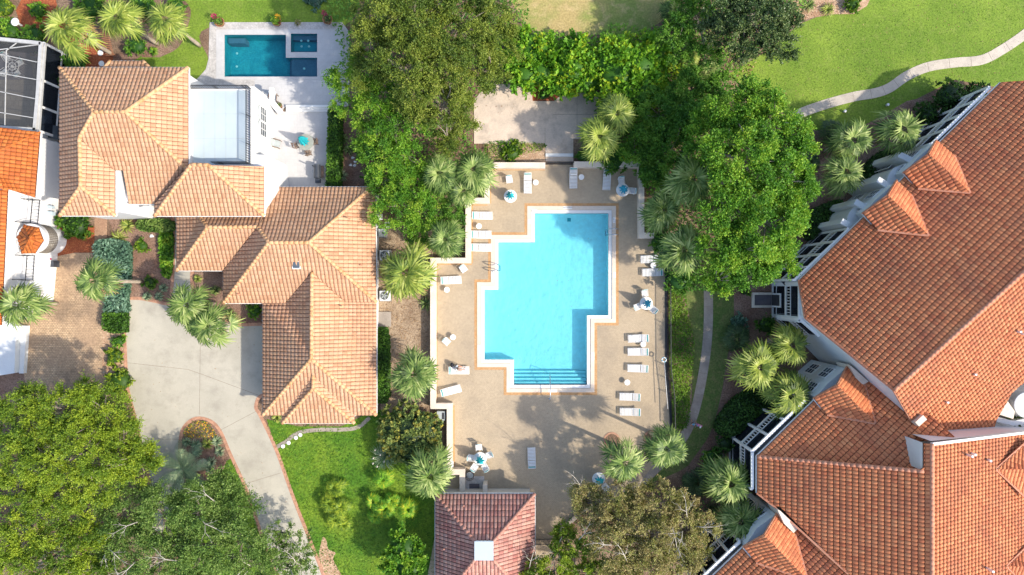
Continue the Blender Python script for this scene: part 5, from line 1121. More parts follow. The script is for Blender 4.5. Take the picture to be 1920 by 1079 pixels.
def gable(pts, zb, inset=.25, name='gable_wall', m='offwhite'):
    b = MB(); P = [Vector(W(*p)) for p in pts]
    for i in range(len(P)-1):
        a, c = P[i], P[i+1]; d = (c-a); n = Vector((-d.y, d.x, 0)).normalized()*inset
        if n.dot(Vector((12, 8, 0))) < 0: n = -n
        a2, c2 = a+n-Vector((0,0,.12)), c+n-Vector((0,0,.12)); b.add([(a2.x,a2.y,zb),(c2.x,c2.y,zb),tuple(c2),tuple(a2)], [(0,1,2,3)])
    return b.build(name, M[m], hC)
gable([(1510,597,Z1(1510,597)),(1676,732,zR),(1709,789,se(1709,789)),(1778,823,se(1778,823))], 0)
gable([(1498,526,z0),(1510,597,Z1(1510,597))], 0)
prism_wall(hC, [(1880,166),(1506,534),(1520,592),(1680,716),(1940,520),(1960,180)], 6.1, m='offwhite')
e2 = (1521.5,755,1420,855,z0,tp); Z2 = lambda x, y: zp(x, y, e2); e3 = (1418.5,856,1418.5,925,z0,tp); Z3 = lambda x, y: zp(x, y, e3); zt3 = Z3(1747,900)
make_roof('roof', hC, dict(a=(1600,679,Z2(1600,679)), b=(1419,856,z0), c=(1731,882,Z2(1731,882)), d=(1717,829,Z2(1717,829)), e=(1790,820,Z2(1790,820)), f=(1700,740,Z2(1700,740)), g=(1630,690,Z2(1630,690))), ['a b c d e f g'], [], ['a b'], dirs={0: 'a b'}, label='shaded dark red terracotta slope between the wings', **kw)
make_roof('roof', hC, {'a': (1419,856,z0), 'b': (1419,925,z0), 'c': (1450,949,Z3(1450,949)), 'd': (1455,944,Z3(1455,944)), 'e': (1590,1076,Z3(1590,1076)), 'f': (1620,1110,Z3(1620,1110)), 'g': (1747,1110,zt3), 'h': (1747,833,zt3), 'i': (1731,831,Z3(1731,831)), 'j': (1731,884,Z3(1731,884))},
   ['a b c d e f g h i j'], ['a j','g h'], ['a b'], label='terracotta slope facing left at the lower right', **kw)
W3 = lambda x, y: se(x, y, (1747,833), (1747,1100), zt3, .47)
make_roof('roof', hC, {'a': (1747,833,zt3), 'b': (1747,1110,zt3), 'c': (1990,1110,W3(1990,1110)), 'd': (1990,803,W3(1990,803))}, ['a b c d'], [], [], label='pale orange terracotta slope at the lower right corner', **kw2)
gable([(1747,833,zt3),(1990,803,W3(1990,803))], 5.5, -.2); gable([(1731,831,Z3(1731,831)),(1731,884,Z3(1731,884))], 6, .02); MB().beam(W(1747,833,zt3+.05), W(1990,803,W3(1990,803)+.05), .2, .2).build('rake_trim', M['trim'], hC)
MB().beam(W(1450,949,Z3(1450,949)), W(1590,1076,Z3(1590,1076)), .16, .18).build('rake_trim', M['cap_red'], hC); MB().beam(W(1419,925,z0), W(1450,949,Z3(1450,949)), .16, .18).build('rake_trim', M['cap_red'], hC)
gable([(1419,925,z0),(1450,949,Z3(1450,949))], 0, .15); gable([(1455,947,Z3(1455,947)),(1620,1100,Z3(1620,1100))], 0, .15)
prism_wall(hC, [(1600,690),(1524,762),(1427,860),(1426,922),(1460,945),(1640,1100),(1740,1100),(1740,840),(1780,815),(1690,735)], 6.0, m='offwhite')
e4 = (1393.4,1026.4,1338,1079,z0,tp); Z4 = lambda x, y: zp(x, y, e4)
make_roof('roof', hC, {'a': (1461,962,Z4(1461,962)), 'b': (1310,1106,z0), 'c': (1420,1180,Z4(1420,1180)), 'd': (1640,1130,Z4(1640,1130)), 'e': (1600,1088,Z4(1600,1088)), 'f': (1500,998,Z4(1500,998))}, ['a b c d e f'], [], ['a b'], dirs={0: 'a b'}, label='terracotta slope at the bottom edge', **kw)
prism_wall(hC, [(1465,968),(1400,1032),(1325,1110),(1600,1110),(1580,1070)], 5.9, m='offwhite')
# hipped dormers: topright, front ridge, left, left-back, back ridge, right-back
for (tr_, rf, lf, lb, rb, rk, Zf) in (((1755.6,263.3),(1741,289),(1693.3,324.4),(1721,354.4),(1819,362.2),(1790,293.3),Z1), ((1681,338.5),(1664.4,366.5),(1616.8,400.5),(1645.6,432),(1741,442.3),(1709,366),Z1),
     ((1590.5,684.3),(1570,722.3),(1525.4,747.5),(1550.7,778.7),(1641,794.4),(1621,721),Z2), ((1459.3,959.5),(1433,1004),(1393.4,1026.4),(1417.7,1055.9),(1514,1087),(1490.8,1002),Z4)):
    zrd = Zf(*rb)+.03; zl = 6.75
    make_roof('dormer_roof', hC, {'t': (*tr_, zl), 'r': (*rf, zrd), 'l': (*lf, zl), 'b': (*lb, max(Zf(*lb)+.1, zl)), 'k': (*rb, zrd), 's': (*rk, max(Zf(*rk)+.06, zl))}, ['l b k r', 's t r k'], [], [], du=.31, dv=.40, tile='tile_red', capm='cap_red')
    for a, b, m, za, zb in ((lb, rb, 'cap_red', max(Zf(*lb)+.15, zl), zrd+.03), (rk, rb, 'cap_red', max(Zf(*rk)+.12, zl), zrd+.03), (lf, lb, 'trim', zl-.05, zl-.02)): MB().beam(W(*a, za), W(*b, zb), .16, .1).build('valley_flashing' if m == 'cap_red' else 'gutter', M[m], hC)
    for a, b, za, zb in ((tr_, rf, zl, zrd), (rf, lf, zrd, zl)): MB().beam(Vector(W(*a, za))-Vector((0,0,.06)), Vector(W(*b, zb))-Vector((0,0,.06)), .1, .18).build('dormer_fascia', M['cap_red'], hC)
    q = [W2(*tr_, zl), W2(*rf, zrd), W2(*lf, zl), W2(*lb, zl), W2(*rk, zl)]; cq = np.mean(q, 0); q = [(cq[0]+(x-cq[0])*.86, cq[1]+(y-cq[1])*.86) for x, y in q]; MB().prism(q, 0, 6.6).build('dormer_wall', M['offwhite'], hC)
    for A_, B_ in ((q[0], q[1]), (q[1], q[2])):
        A_ = Vector(A_); B_ = Vector(B_)
        for za, zb in ((1.1,2.7),(3.9,5.4)): window(hC, tuple(A_.lerp(B_, .2)), tuple(A_.lerp(B_, .8)), za, zb, 2, 3, inward=tuple(cq), fw=.1)
# rounded bays, wall fins and windows between the dormers (garden side)
gq = lambda x, y, z=z0: W2(x, y, z)
for (x, y, r_) in ((1683,318,1.5),(1607,392,1.5)):
    X, Y, _ = W(x, y, 6); MB().lathe([(r_,0),(r_,4.6),(r_+.08,4.65),(r_+.08,5.0),(r_*.9,5.02)], (X+1.2,Y-1.0,0), 26).build('rounded_bay', M['offwhite'], hC, smooth=False)
def fin(a, b, z, w=.35, m='offwhite'): MB().beam((*a, z/2), (*b, z/2), w, z).build('wall_fin', M[m], hC)
for (x0, y0, x1, y1) in ((1655,300,1700,322),(1617,345,1660,372),(1576,385,1620,410),(1552,420,1590,440)): fin(W2(x0,y0,3), W2(x1,y1,3), 5.6, .5)
for (x0, y0, x1, y1) in ((1661,317,1680,301),(1586,391,1604,375)):
    window(hC, W2(x0,y0,3.2), W2(x1,y1,3.2), 1.2, 3.6, 2, 3, inward=(45, 0))
k9 = 1-z0/H
gp = lambda x, y, s=.985: W2(960+(x-960)*k9*s+ (1-s)*0, 540+(y-540)*k9*s, 0)
screen_wall(hC, gp(1500,526), gp(1604,428), 4, 6.0); screen_wall(hC, W2(1449,532,0), W2(1449,594,0), 1, 6.0); screen_wall(hC, W2(1450,594,0), W2(1482,622,0), 1, 6.0, last=False)
pv = MB(); pa, pb = W2(1449,532,0), W2(1449,594,0)
prism_wall(hC, [(1476,530),(1500,528),(1512,596),(1476,594)], 3.1, m='trim', name='balcony_slab')
for y in (532, 594): MB().beam((*W2(1447,y,0),3.0), (*W2(1476,y,0),3.0), .5, 6.0).build('side_wall', M['offwhite'], hC)
MB().box((W(1449,563,0)[0]-.1, W(1449,563,0)[1], 1.1), (.1,1.3,2.1)).build('screen_door', M['trim'], hC); MB().box((W(1449,563,0)[0]-.16, W(1449,563,0)[1], 1.1), (.05,1.0,1.8)).build('door_mesh', M['darkin'], hC)
screen_wall(hC, gp(1874,157), gp(1762,266), 4, 6.0); screen_wall(hC, gp(1482,793), gp(1420,853), 2, 6.0); screen_wall(hC, gp(1420,855), gp(1420,925), 1, 6.0, first=False); screen_wall(hC, gp(1396,1026), gp(1310,1107), 4, 6.0)
screen_wall(hC, gp(1521,755), gp(1482,793), 1, 6.0, last=False)
for pts in ([(1530,612),(1600,672),(1560,722),(1535,700)],): prism_wall(hC, [(1512,600),(1600,676),(1620,700),(1560,730),(1470,660)], 2.9, m='offwhite', name='low_block') if False else None
def wins(pa, pb, z, n, zs):
    A = Vector(W2(*pa, z)); B = Vector(W2(*pb, z))
    for k in range(n):
        p = A.lerp(B, (k+.18)/n); q = A.lerp(B, (k+.82)/n)
        for za, zb in zs: window(hC, tuple(p), tuple(q), za, zb, 2, 3, inward=(45, -10), fw=.1)
wq = [(1507,600),(1530,690),(1500,735)]
MB().prism([W2(x, y, 6.5) for x, y in ((1583,692),(1531,747),(1560,765),(1620,720))], 0, 6.5).build('bay_block', M['offwhite'], hC)
MB().prism([W2(x, y, 6.5) for x, y in ((1455,966),(1397,1026),(1425,1045),(1485,1000))], 0, 6.5).build('bay_block', M['offwhite'], hC)
MB().prism([W2(x, y, 7.4) for x, y in ((1592,684),(1600,690),(1629,716),(1618,722),(1604,708))], 5, 7.4).build('parapet', M['wallcream'], hC)
MB().prism([W2(x, y, 7.6) for x, y in ((1458,956),(1463,958),(1497,991),(1488,1000),(1470,982))], 5, 7.6).build('parapet', M['wallcream'], hC)
# courtyard at the right edge, chimney box and vents
MB().prism([W2(x, y, 3.2) for x, y in ((1850,770),(1990,700),(1990,830),(1850,830))], 0, 3.2).build('courtyard_deck', M['white'], hC)
MB().prism([W2(x, y, 6) for x, y in ((1869,776),(1889,752),(1903,772),(1900,786))], 3.2, 6.0).build('courtyard_wall', M['wallcream'], hC); MB().strip([W2(1866,786,5.6), W2(1900,794,5.6), W2(1925,790,5.6)], .4, 3.2, 5.6).build('courtyard_wall', M['white'], hC)
MB().lathe([(1.1,3.2),(1.1,6.0),(.9,6.05)], (*W2(1926,760,6),0), 24).build('courtyard_turret', M['offwhite'], hC)
zz = se(1720,787)+.1; c = Vector(W(1719.5,787,zz)); MB().box(c+Vector((0,0,.2)), (.85,.45,.7), rz=R(42)).build('chimney_box', M['wallcream'], hC)
for x, y, h_ in ((1773,754,.35),(1825,702,.35),(1906,622,.5),(1914,626,.5)): z = se(x, y); MB().tube([W(x,y,z-.1), Vector(W(x,y,z))+Vector((0,0,h_))], .09, 8).build('vent_pipe', M['trim'], hC)
for x, y, h_ in ((1811,852,.8),(1820,850,.6),(1850,862,.5),(1848,1064,.9)): z = W3(x, y); MB().tube([W(x,y,z-.1), Vector(W(x,y,z))+Vector((0,0,h_))], .1, 8).build('vent_pipe', M['trim'], hC)
for a, b, c_, d_, e_ in (((1867,880),(1925,828),(1990,850),(1925,935),(1990,880)), ((1887,1062),(1925,1025),(1990,1040),(1925,1100),(1990,1062))):
    zz = W3(*a)+.03; zq = zz-.9
    make_roof('dormer_roof', hC, {'k': (*a, zz), 't': (*b, zq), 'u': (*c_, zq), 'l': (*d_, zq), 'r': (*e_, zz)}, ['t u r k', 'l r k'], [], [], du=.31, dv=.40, tile='tile_red', capm='cap_red', dirs={1: 'k r'})
    for q_ in (b, d_): MB().beam(W(*a, zz+.03), W(*q_, zq+.05), .16, .1).build('valley_flashing', M['cap_red'], hC)
# ground-level frame by the bay
r = thing('garden_step_box', 'pale concrete kerbed step well before the screen door of the apartments', 'steps', W(1425,563,0)); X, Y, _ = W(1433,563,0)
MB().strip([(X+.7,Y+.6),(X-1.1,Y+.6),(X-1.1,Y-.6),(X+.7,Y-.6)], .22, 0, .25).build('kerb', M['wallcream'], r); MB().box((X-.2,Y,.06),(1.6,1.0,.1)).build('step', M['rug'], r)

# ============================================================ undergrowth, trees
for nm, pl, z, fm, lf, dn, tl, lab in (('undergrowth', [(640,-20),(960,-20),(985,60),(975,160),(930,165),(885,190),(888,270),(915,300),(880,380),(870,440),(820,470),(760,440),(720,400),(700,330),(690,250),(650,200),(640,100)], .1, 'green', .3, 26, 1.4, 'shaded green undergrowth beneath the dark oak and bright trees'),
    ('undergrowth', [(1115,200),(1130,60),(1230,60),(1280,-20),(1500,-20),(1460,70),(1380,140),(1400,200),(1480,300),(1470,400),(1420,470),(1380,540),(1290,545),(1255,540),(1252,445),(1210,440),(1205,305),(1120,300),(1095,280)], .1, 'green', .3, 42, 1.8, 'deep green undergrowth beneath the trees right of the terrace'),
    ('undergrowth', [(-20,770),(60,760),(180,740),(255,790),(265,880),(285,1000),(420,910),(480,980),(520,1100),(-20,1100)], .1, 'willow', .3, 18, 1.2, 'shaded undergrowth beneath the lower left trees'),
    ('undergrowth', [(1080,960),(1180,930),(1290,900),(1340,960),(1330,1100),(960,1100),(1040,1020)], .05, 'willow', .26, 9, .8, 'sparse undergrowth beneath the brown-tinged tree'),
    ('vine_cover', [(960,60),(1010,65),(1080,72),(1180,70),(1240,60),(1275,120),(1290,160),(1260,230),(1220,300),(1160,300),(1185,230),(1130,190),(1100,180),(1050,175),(995,165),(950,150)], .8, 'vine', .34, 55, 1.6, 'tangled vine leaves filling the gaps between the vine bushes')):
    cover(nm, pl, z, fm, lf, dn, label=lab, cat='undergrowth', tall=tl)
tree('oak_tree', 'huge dark olive live oak left of the concrete terrace', [(700,40,62,10.5),(775,35,80,12.5),(860,40,80,11.5),(700,110,52,9.5),(765,125,72,12),(840,125,78,12),(920,60,62,9),(915,130,48,8),(830,200,50,9),(780,190,42,9),(862,215,40,7.5),(840,260,34,6)], (810,150), 'oak_olive', leaf=.19, dens=250, clump=.8, tr=.42, yvar=.55)
tree('bright_tree', 'bright yellow-green tree between the villa terrace and the dark oak', [(665,145,52,7),(650,200,32,5.5),(705,190,52,7.5),(740,235,58,8),(720,290,45,6.5),(690,250,38,6),(760,290,40,6.5)], (715,250), 'bright', leaf=.2, dens=200, clump=.85, tr=.25)
tree('bright_tree', 'yellowish bright tree beside the roof corner above the sandy side yard', [(760,345,52,6),(740,385,48,6),(790,395,38,5),(800,350,34,5),(715,340,30,5),(770,420,26,4)], (765,385), 'bright', leaf=.19, dens=210, clump=.8, tr=.22)
tree('small_tree', 'deep green small tree in the gap beside the upper left deck notch', [(850,385,34,4),(855,425,26,3.5),(820,405,30,3.6),(800,440,24,3)], (840,405), 'green', leaf=.15, dens=260, clump=.5, tr=.12)
tree('leafy_tree', 'very large bright green tree between the pool and the apartments', [(1385,215,62,11),(1455,235,62,11.5),(1330,260,55,10),(1400,300,80,13.5),(1470,330,58,12),(1385,390,64,12.5),(1440,420,68,12.5),(1372,470,54,11),(1410,500,52,10.5),(1455,480,46,10),(1345,525,30,7.5),(1490,270,40,11),(1485,400,40,11),(1500,340,36,10.5),(1430,180,44,10)], (1340,390), 'bright', leaf=.24, dens=250, clump=.85, tr=.4, leafper=11, yvar=.5)
tree('leafy_tree', 'dark green tree crown between the concrete terrace palms and the big green tree', [(1240,215,52,5),(1215,260,44,4.6),(1290,220,48,5.6),(1260,280,42,5),(1300,165,42,5),(1340,170,36,5),(1195,290,34,4),(1225,325,30,4)], (1250,240), 'green', leaf=.22, dens=330, clump=.7, tr=.25)
tree('magnolia_tree', 'dark glossy tree at the top edge beside the open lawn', [(1420,45,62,9.5),(1370,20,50,9),(1455,75,46,8.5),(1395,85,42,8),(1465,15,48,9),(1345,60,34,7)], (1400,50), 'dark', leaf=.2, dens=240, clump=.7, tr=.3, yvar=.4)
tree('leafy_tree', 'deep green tree at the top edge left of the glossy dark tree', [(1290,30,45,6.5),(1265,80,40,5.5),(1325,95,36,5.5),(1300,-10,50,7)], (1300,60), 'green', leaf=.19, dens=230, clump=.6, tr=.22)
for i, (lab, L) in enumerate((('sprawling vine-covered bush at the left of the terrace hedge', [(1000,90,44,3.6),(985,140,36,3.2),(1015,135,34,3.2),(965,100,34,3.4)]), ('middle vine-covered bush above the concrete terrace', [(1070,125,48,3.8),(1050,160,28,2.8),(1100,150,34,3.2),(1075,95,34,3.2)]),
       ('largest vine-covered bush right above the concrete terrace', [(1160,135,55,4.4),(1140,110,44,4),(1200,120,44,4),(1180,175,48,4),(1210,165,42,4),(1225,100,34,3.4)]))):
    shrub('vine_bush', lab, L, 'vine', leaf=.24, dens=300, group='vine bushes above the terrace', clump=.7, fill=.1, yvar=.6, spray=1.2)
tree('oak_tree', 'large yellow-green tree over the lower left paver court', [(40,790,66,9.5),(120,770,66,9.5),(190,780,56,8.5),(70,860,68,10),(150,850,66,10),(225,830,52,8),(255,870,50,7.5),(30,920,58,9),(110,930,58,9),(185,905,56,8.5),(275,855,30,6),(60,745,34,7),(160,735,34,7)], (120,850), 'yellowgreen', leaf=.19, dens=230, clump=.8, tr=.4, yvar=.5)
tree('willowy_tree', 'soft green feathery tree at the bottom left beside the driveway', [(230,960,52,7),(300,970,55,7.5),(370,960,58,7.5),(430,950,50,7),(450,1020,58,7.5),(370,1040,60,8),(290,1050,55,8),(420,910,36,6),(200,1020,48,7.5),(485,1060,40,6.5),(240,1090,50,7)], (350,1000), 'willow', leaf=.2, dens=230, clump=.9, tr=.35, bare=12, spray=1.2, yvar=.45)
tree('oak_tree', 'yellow-green tree at the extreme bottom left corner', [(40,1010,62,9),(110,1040,60,9),(30,1075,60,9.5),(150,1000,46,8),(165,1075,48,8.5)], (90,1040), 'yellowgreen', leaf=.19, dens=230, clump=.8, tr=.35)
tree('small_tree', 'small dark-leaved tree overhanging the bottom of the driveway', [(545,1030,42,5),(560,1065,42,5),(525,1000,28,4.2),(515,1060,34,4.8)], (520,1050), 'willow', leaf=.17, dens=150, clump=.6, tr=.16, bare=5)
tree('deciduous_tree', 'brown-tinged half-bare tree at the bottom centre right', [(1115,945,45,6.5),(1165,960,58,7.5),(1230,950,58,8),(1290,985,55,7.5),(1220,1010,66,8.5),(1160,1030,62,8),(1270,1045,50,7.5),(1310,1030,28,6),(1090,930,26,5),(1200,1070,55,8)], (1200,990), 'autumn', leaf=.19, dens=240, clump=.75, tr=.32, bare=12)
tree('leafy_tree', 'green and yellow tree at the bottom edge right of the pool house', [(1080,1040,48,6),(1040,1075,46,6),(1120,1080,48,6.5),(1060,1000,26,4.6),(1005,1085,34,5)], (1075,1050), 'yellowgreen', leaf=.2, dens=240, clump=.6, tr=.2, bare=8)
shrub('round_tree', 'rounded bright green tree on the lawn left of the pool house', [(755,1030,38,4.2),(765,1065,36,3.8),(740,1050,30,3.6),(775,1040,28,3.6)], 'bright', leaf=.19, dens=800, cat='tree', clump=.45)
shrub('round_shrub', 'big round mottled yellow-green shrub below the garage roof corner', [(767,812,56,3.4),(742,806,42,3),(794,813,40,3),(768,838,40,2.8)], 'mottled', leaf=.19, dens=760, clump=.3, fill=.05)
shrub('small_shrub', 'small leafy tree in the white courtyard at the right edge', [(1908,797,17,5.6)], 'dark', leaf=.15, dens=380, core=False)
# round clipped shrubs and hedges
for lab, px, py, rp, zt, fm in (('large dark clipped round bush beside the upper right roof', 1783,180,34,2.6,'boxwood'), ('smaller dark clipped round bush above the upper right palm', 1741,213,26,2.2,'boxwood'), ('dull green bush right of the large clipped bush', 1832,176,26,1.8,'boxwood'),
    ('clipped green bush below the screened bay of the apartments', 1437,610,20,1.6,'hedge'), ('dark rounded bush below the long clipped hedge by the path', 1361,833,19,1.5,'boxwood'), ('bright yellow-green ball shrub in the mulch bed by the garage', 265,462,15,.9,'ground'), ('darker green ball shrub in the mulch bed near the driveway', 279,530,14.5,.9,'hedge'),
    ('leafy green bush below the white turret villa', 140,423,30,1.4,'hedge'), ('green bush left of the brick walkway top', 118,415,18,1.2,'hedge'), ('green shrub by the garage walkway corner', 478,583,16,1.2,'bright'), ('dark green bush behind the upper left palms', 255,85,22,1.4,'green'), ('dark bush at the corner between the screened patio and the villa', 140,112,26,1.6,'green'),
    ('dark leafy bush against the left villa eave', 104,150,14,1.4,'green'), ('green bush at the top left corner', 15,60,26,1.3,'bright'), ('deep green bush below the red mulch at top left', 62,68,26,1.3,'green'), ('yellowish bush at the extreme top left', 5,12,24,1.2,'yellowgreen'), ('green bush above the red mulch', 70,20,18,1.1,'bright'), ('dark bush between the top left palms', 170,10,30,1.5,'green'), ('dull green bush at the top edge behind the palms', 265,12,30,1.5,'green'),
    ('yellow shrub beside the paver court', 213,668,20,.9,'yellowgreen'), ('green shrub beside the paver court below the boxy hedge', 222,640,14,.8,'bright'), ('yellow-green shrub low beside the driveway bend', 222,715,28,1.3,'yellowgreen'), ('dark green shrub filling the gap behind the upper left deck wall', 1215,320,26,2.0,'green'), ('dark shrub below the right palms by the fence', 1240,455,26,1.6,'green'), ('dark shrub under the big green tree beside the fence', 1275,525,32,2.2,'green'),
    ('green shrub at the dark strip above the lower right wall', 1150,300,30,1.6,'green'), ('dark green shrub beside the gate steps', 1092,292,16,1.0,'green'), ('blue-green low shrub by the path bed', 1385,605,20,.8,'juniper'), ('dark green shrub under the lower right palms', 1335,860,22,1.2,'green'), ('green shrub at the edge of the sandy yard under the bright tree', 690,280,30,2.4,'green'), ('green shrub beneath the bright tree by the mulch strip', 700,335,26,2.2,'green'), ('small green shrub in the sandy yard', 772,450,12,.8,'bright'),
    ('small dark shrub at the step box by the apartments', 1396,545,12,.8,'hedge'), ('leafy shrub on the leafy verge', 958,283,26,.7,'ground'), ('low bush on straw bed at the top', 1600,8,18,1.0,'ground'), ('blue flowering low shrub at the top edge', 590,-4,22,.8,'juniper'), ('small shrub on the red leaf bed above the terrace', 1018,178,12,.6,'green'), ('rounded green shrub under the upper left palm row', 330,12,20,1.2,'green')):
    shrub('clipped_bush' if fm == 'boxwood' else 'green_shrub', lab, [(px, py, rp, zt)], fm, leaf=.1, dens=480, clump=.25 if fm == 'boxwood' else .35, fill=.05)
hedge('clipped_hedge', 'tall clipped hedge between the villa terrace and the mulch strip', [(615,206),(636,206),(634,350),(611,350)], 1.6, 'hedge', smoothp=False)
hedge('clipped_hedge', 'narrow clipped hedge along the garage wing right wall', [(709,616),(724,616),(727,640),(728,745),(722,756),(709,756)], 1.2, 'hedge', smoothp=False)
hedge('clipped_hedge', 'square clipped green hedge between the paver court and the driveway', [(191,587),(231,587),(231,623),(205,625),(191,615)], 1.1, 'hedge', smoothp=False)
hedge('juniper_hedge', 'thick blue-green juniper hedge curving beside the paver court', [(174,461),(190,450),(215,450),(236,458),(240,480),(238,520),(234,560),(234,586),(195,586),(198,550),(192,516),(178,490)], .9, 'juniper', leaf=.26, dens=120, rough=.16)
hedge('clipped_hedge', 'grey-green clipped hedge under the white entry wall', [(258,414),(315,413),(318,432),(262,432)], .9, 'willow')
hedge('grassy_hedge', 'long fluffy green border grass along the walkway bed', [(300,432),(320,432),(320,500),(312,522),(300,500)], .5, 'bright', leaf=.3, dens=110, rough=.15)
hedge('clipped_hedge', 'long dark clipped hedge beside the curved path and the screened balconies', [(1345,805),(1360,775),(1385,748),(1420,732),(1445,748),(1440,775),(1400,805),(1365,820)], 1.4, 'boxwood')
hedge('clipped_hedge', 'dark clipped hedge between the right palms and the rounded bays', [(1632,310),(1655,285),(1690,280),(1688,300),(1650,340),(1632,335)], 1.3, 'boxwood')
hedge('clipped_hedge', 'dark hedge under the dormers beside the big green tree', [(1520,400),(1545,385),(1580,375),(1575,395),(1545,425),(1522,450),(1515,425)], 1.3, 'boxwood')
cover('ground_cover', [(1254,535),(1270,537),(1284,545),(1290,590),(1301,640),(1298,690),(1293,740),(1292,790),(1280,806),(1263,803),(1259,740),(1255,680)], .25, 'ground', .17, 240, label='bright leafy ground cover strip along the black fence', cat='ground cover', tall=.3)
cover('verge_plants', [(915,266),(1020,270),(1012,285),(985,290),(960,300),(918,300)], .05, 'ground', .16, 110, label='low leafy plants under the concrete terrace edge', cat='ground cover', tall=.25)
cover('lawn_tufts', [(505,790),(640,800),(700,772),(740,772),(775,830),(815,900),(820,1079),(625,1079),(600,1056),(551,935),(520,845)], .01, 'ground', .2, 34, label='thick grass tufts on the lush garden lawn', cat='grass', tall=.06, tonescale=.5, asp=.3)
cover('fallen_leaves', [(708,470),(806,440),(808,600),(800,755),(730,765),(710,640)], .03, 'litter', .14, 14, label='fallen leaves and chips on the sandy side yard', cat='leaf litter', tall=.03)
cover('fallen_leaves', [(1376,520),(1480,430),(1560,280),(1720,200),(1600,420),(1480,640),(1400,760),(1330,880),(1300,860),(1360,690)], .03, 'litter', .10, 7, label='fallen leaves on the brown mulch by the apartments', cat='leaf litter', tall=.03)
cover('fallen_leaves', [(900,168),(990,166),(1000,190),(960,215),(893,200)], .07, 'litter', .13, 4, label='leaves scattered on the concrete terrace', cat='leaf litter', tall=.02)
cover('fallen_leaves', [(1480,10),(1620,5),(1600,26),(1530,32),(1480,50)], .03, 'litter', .15, 20, label='leaves and straw on the pale bed beside the open lawn', cat='leaf litter', tall=.04)
cover('marigold_bed', [(350,800),(368,788),(393,793),(405,812),(403,820),(348,820)], .16, 'ground', .13, 90, label='green leaves of the marigold bed in the driveway island', cat='flower bed', tall=.1)
cover('marigold_blooms', [(351,801),(368,789),(393,794),(404,812),(402,819),(349,819)], .3, 'litter', .13, 45, label='small orange and yellow blooms in the driveway island', cat='flowers', tall=.05).data.materials[0] = M['flower_o']
cover('shrub_ground_cover', [(196,735),(240,730),(250,760),(262,800),(262,826),(240,830),(200,800)], .3, 'yellowgreen', .17, 150, label='leafy yellow-green ground cover along the driveway edge', cat='ground cover', tall=.5)
cover('weeds', [(1375,140),(1420,110),(1400,150),(1370,165)], .05, 'litter', .2, 30, label='dry leaves at the edge of the open lawn', cat='leaf litter')
cover('lawn_litter', [(1400,150),(1500,50),(1640,30),(1660,0),(1920,0),(1920,140),(1740,170),(1620,230),(1530,240)], .02, 'litter', .11, 1.6, label='few pale leaves scattered over the open lawn', cat='leaf litter', tall=.02)
cover('lawn_tufts', [(1400,150),(1500,50),(1640,30),(1660,0),(1920,0),(1920,140),(1740,170),(1620,230),(1530,240)], .01, 'ground', .13, 16, label='short grass tufts on the open lawn', cat='grass', tall=.03, tonescale=.35, asp=.3)
cover('drive_litter', [(240,570),(320,575),(480,610),(480,740),(500,850),(590,1050),(520,1040),(430,830),(340,790),(260,800)], .04, 'litter', .1, .45, label='scattered leaf litter on the pale driveway', cat='leaf litter', tall=.01)
cover('deck_litter', [(822,500),(880,500),(920,330),(1190,330),(1240,480),(1240,760),(1180,920),(1010,1060),(1010,930),(860,880)], .06, 'litter', .09, .35, label='tiny dry leaves blown over the pool deck', cat='leaf litter', tall=.01)
# palms
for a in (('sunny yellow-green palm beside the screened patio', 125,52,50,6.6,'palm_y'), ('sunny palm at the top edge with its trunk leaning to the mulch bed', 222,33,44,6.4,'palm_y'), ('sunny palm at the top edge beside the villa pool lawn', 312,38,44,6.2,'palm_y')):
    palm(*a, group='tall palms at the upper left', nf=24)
palm('tall palm over the juniper hedge and paver court', 178,527,46,7.2); palm('palm in front of the white villa at the left edge', 35,572,44,5)
palm('upper of two palms over the driveway by the garage', 350,572,46,5.6); palm('lower of two palms over the driveway by the garage', 392,612,50,5.6)
palm('third small palm crown between the two driveway palms', 368,600,36,5.0)
palm('silvery feathery palm in the driveway island', 342,880,42,1.6,'palm_b',nf=16,feather=True,trunk=True)
for a in (('palm on the left of the pair beside the upper left deck wall', 825,325,46,5.5), ('palm right of the pair touching the wall corner at the deck top', 890,318,44,5.5), ('lower palm nestled behind the upper left deck wall', 868,358,36,4.4), ('palm in the notch behind the left deck wall', 837,450,44,4.6), ('wide sunny palm beside the villa air conditioners', 762,513,60,4.4,'palm_y'), ('dark full palm leaning over the left deck wall', 777,703,54,5.2), ('bright palm left of the pool house roof', 805,892,48,4.6),
          ('lower palm at the right end of the concrete terrace', 1125,258,50,5.2,'palm_y'), ('upper palm at the right end of the concrete terrace', 1158,212,38,5.4,'palm_y'), ('largest palm right of the upper right deck wall', 1300,338,56,7.6), ('palm left of the group beyond the right deck wall', 1243,395,44,6.2), ('lowest palm of the group beyond the right deck wall', 1283,470,50,7)): palm(*a, nf=24)
palm('left palm standing in the round planter at the lower deck', 1170,868,46,7,seed=1); palm('right palm standing in the round planter at the lower deck', 1250,843,46,6.8,seed=2)
for a in (('palm nearest the clipped bushes at the upper right', 1690,245,54,5.5), ('palm above the pair in the upper right mulch bed', 1598,262,44,5.2), ('lower palm of the upper right mulch bed', 1583,325,46,5.2), ('upper palm of the cluster below the screened bay', 1482,648,48,5.5,'palm_y'), ('left palm of the cluster below the screened bay', 1422,690,52,5.4,'palm_y'), ('lowest palm of the cluster below the screened bay', 1483,742,50,5.6,'palm_y'),
          ('upper of two palms before the lower right balconies', 1368,905,48,5), ('lower of two palms before the lower right balconies', 1388,975,46,5)): palm(*a)
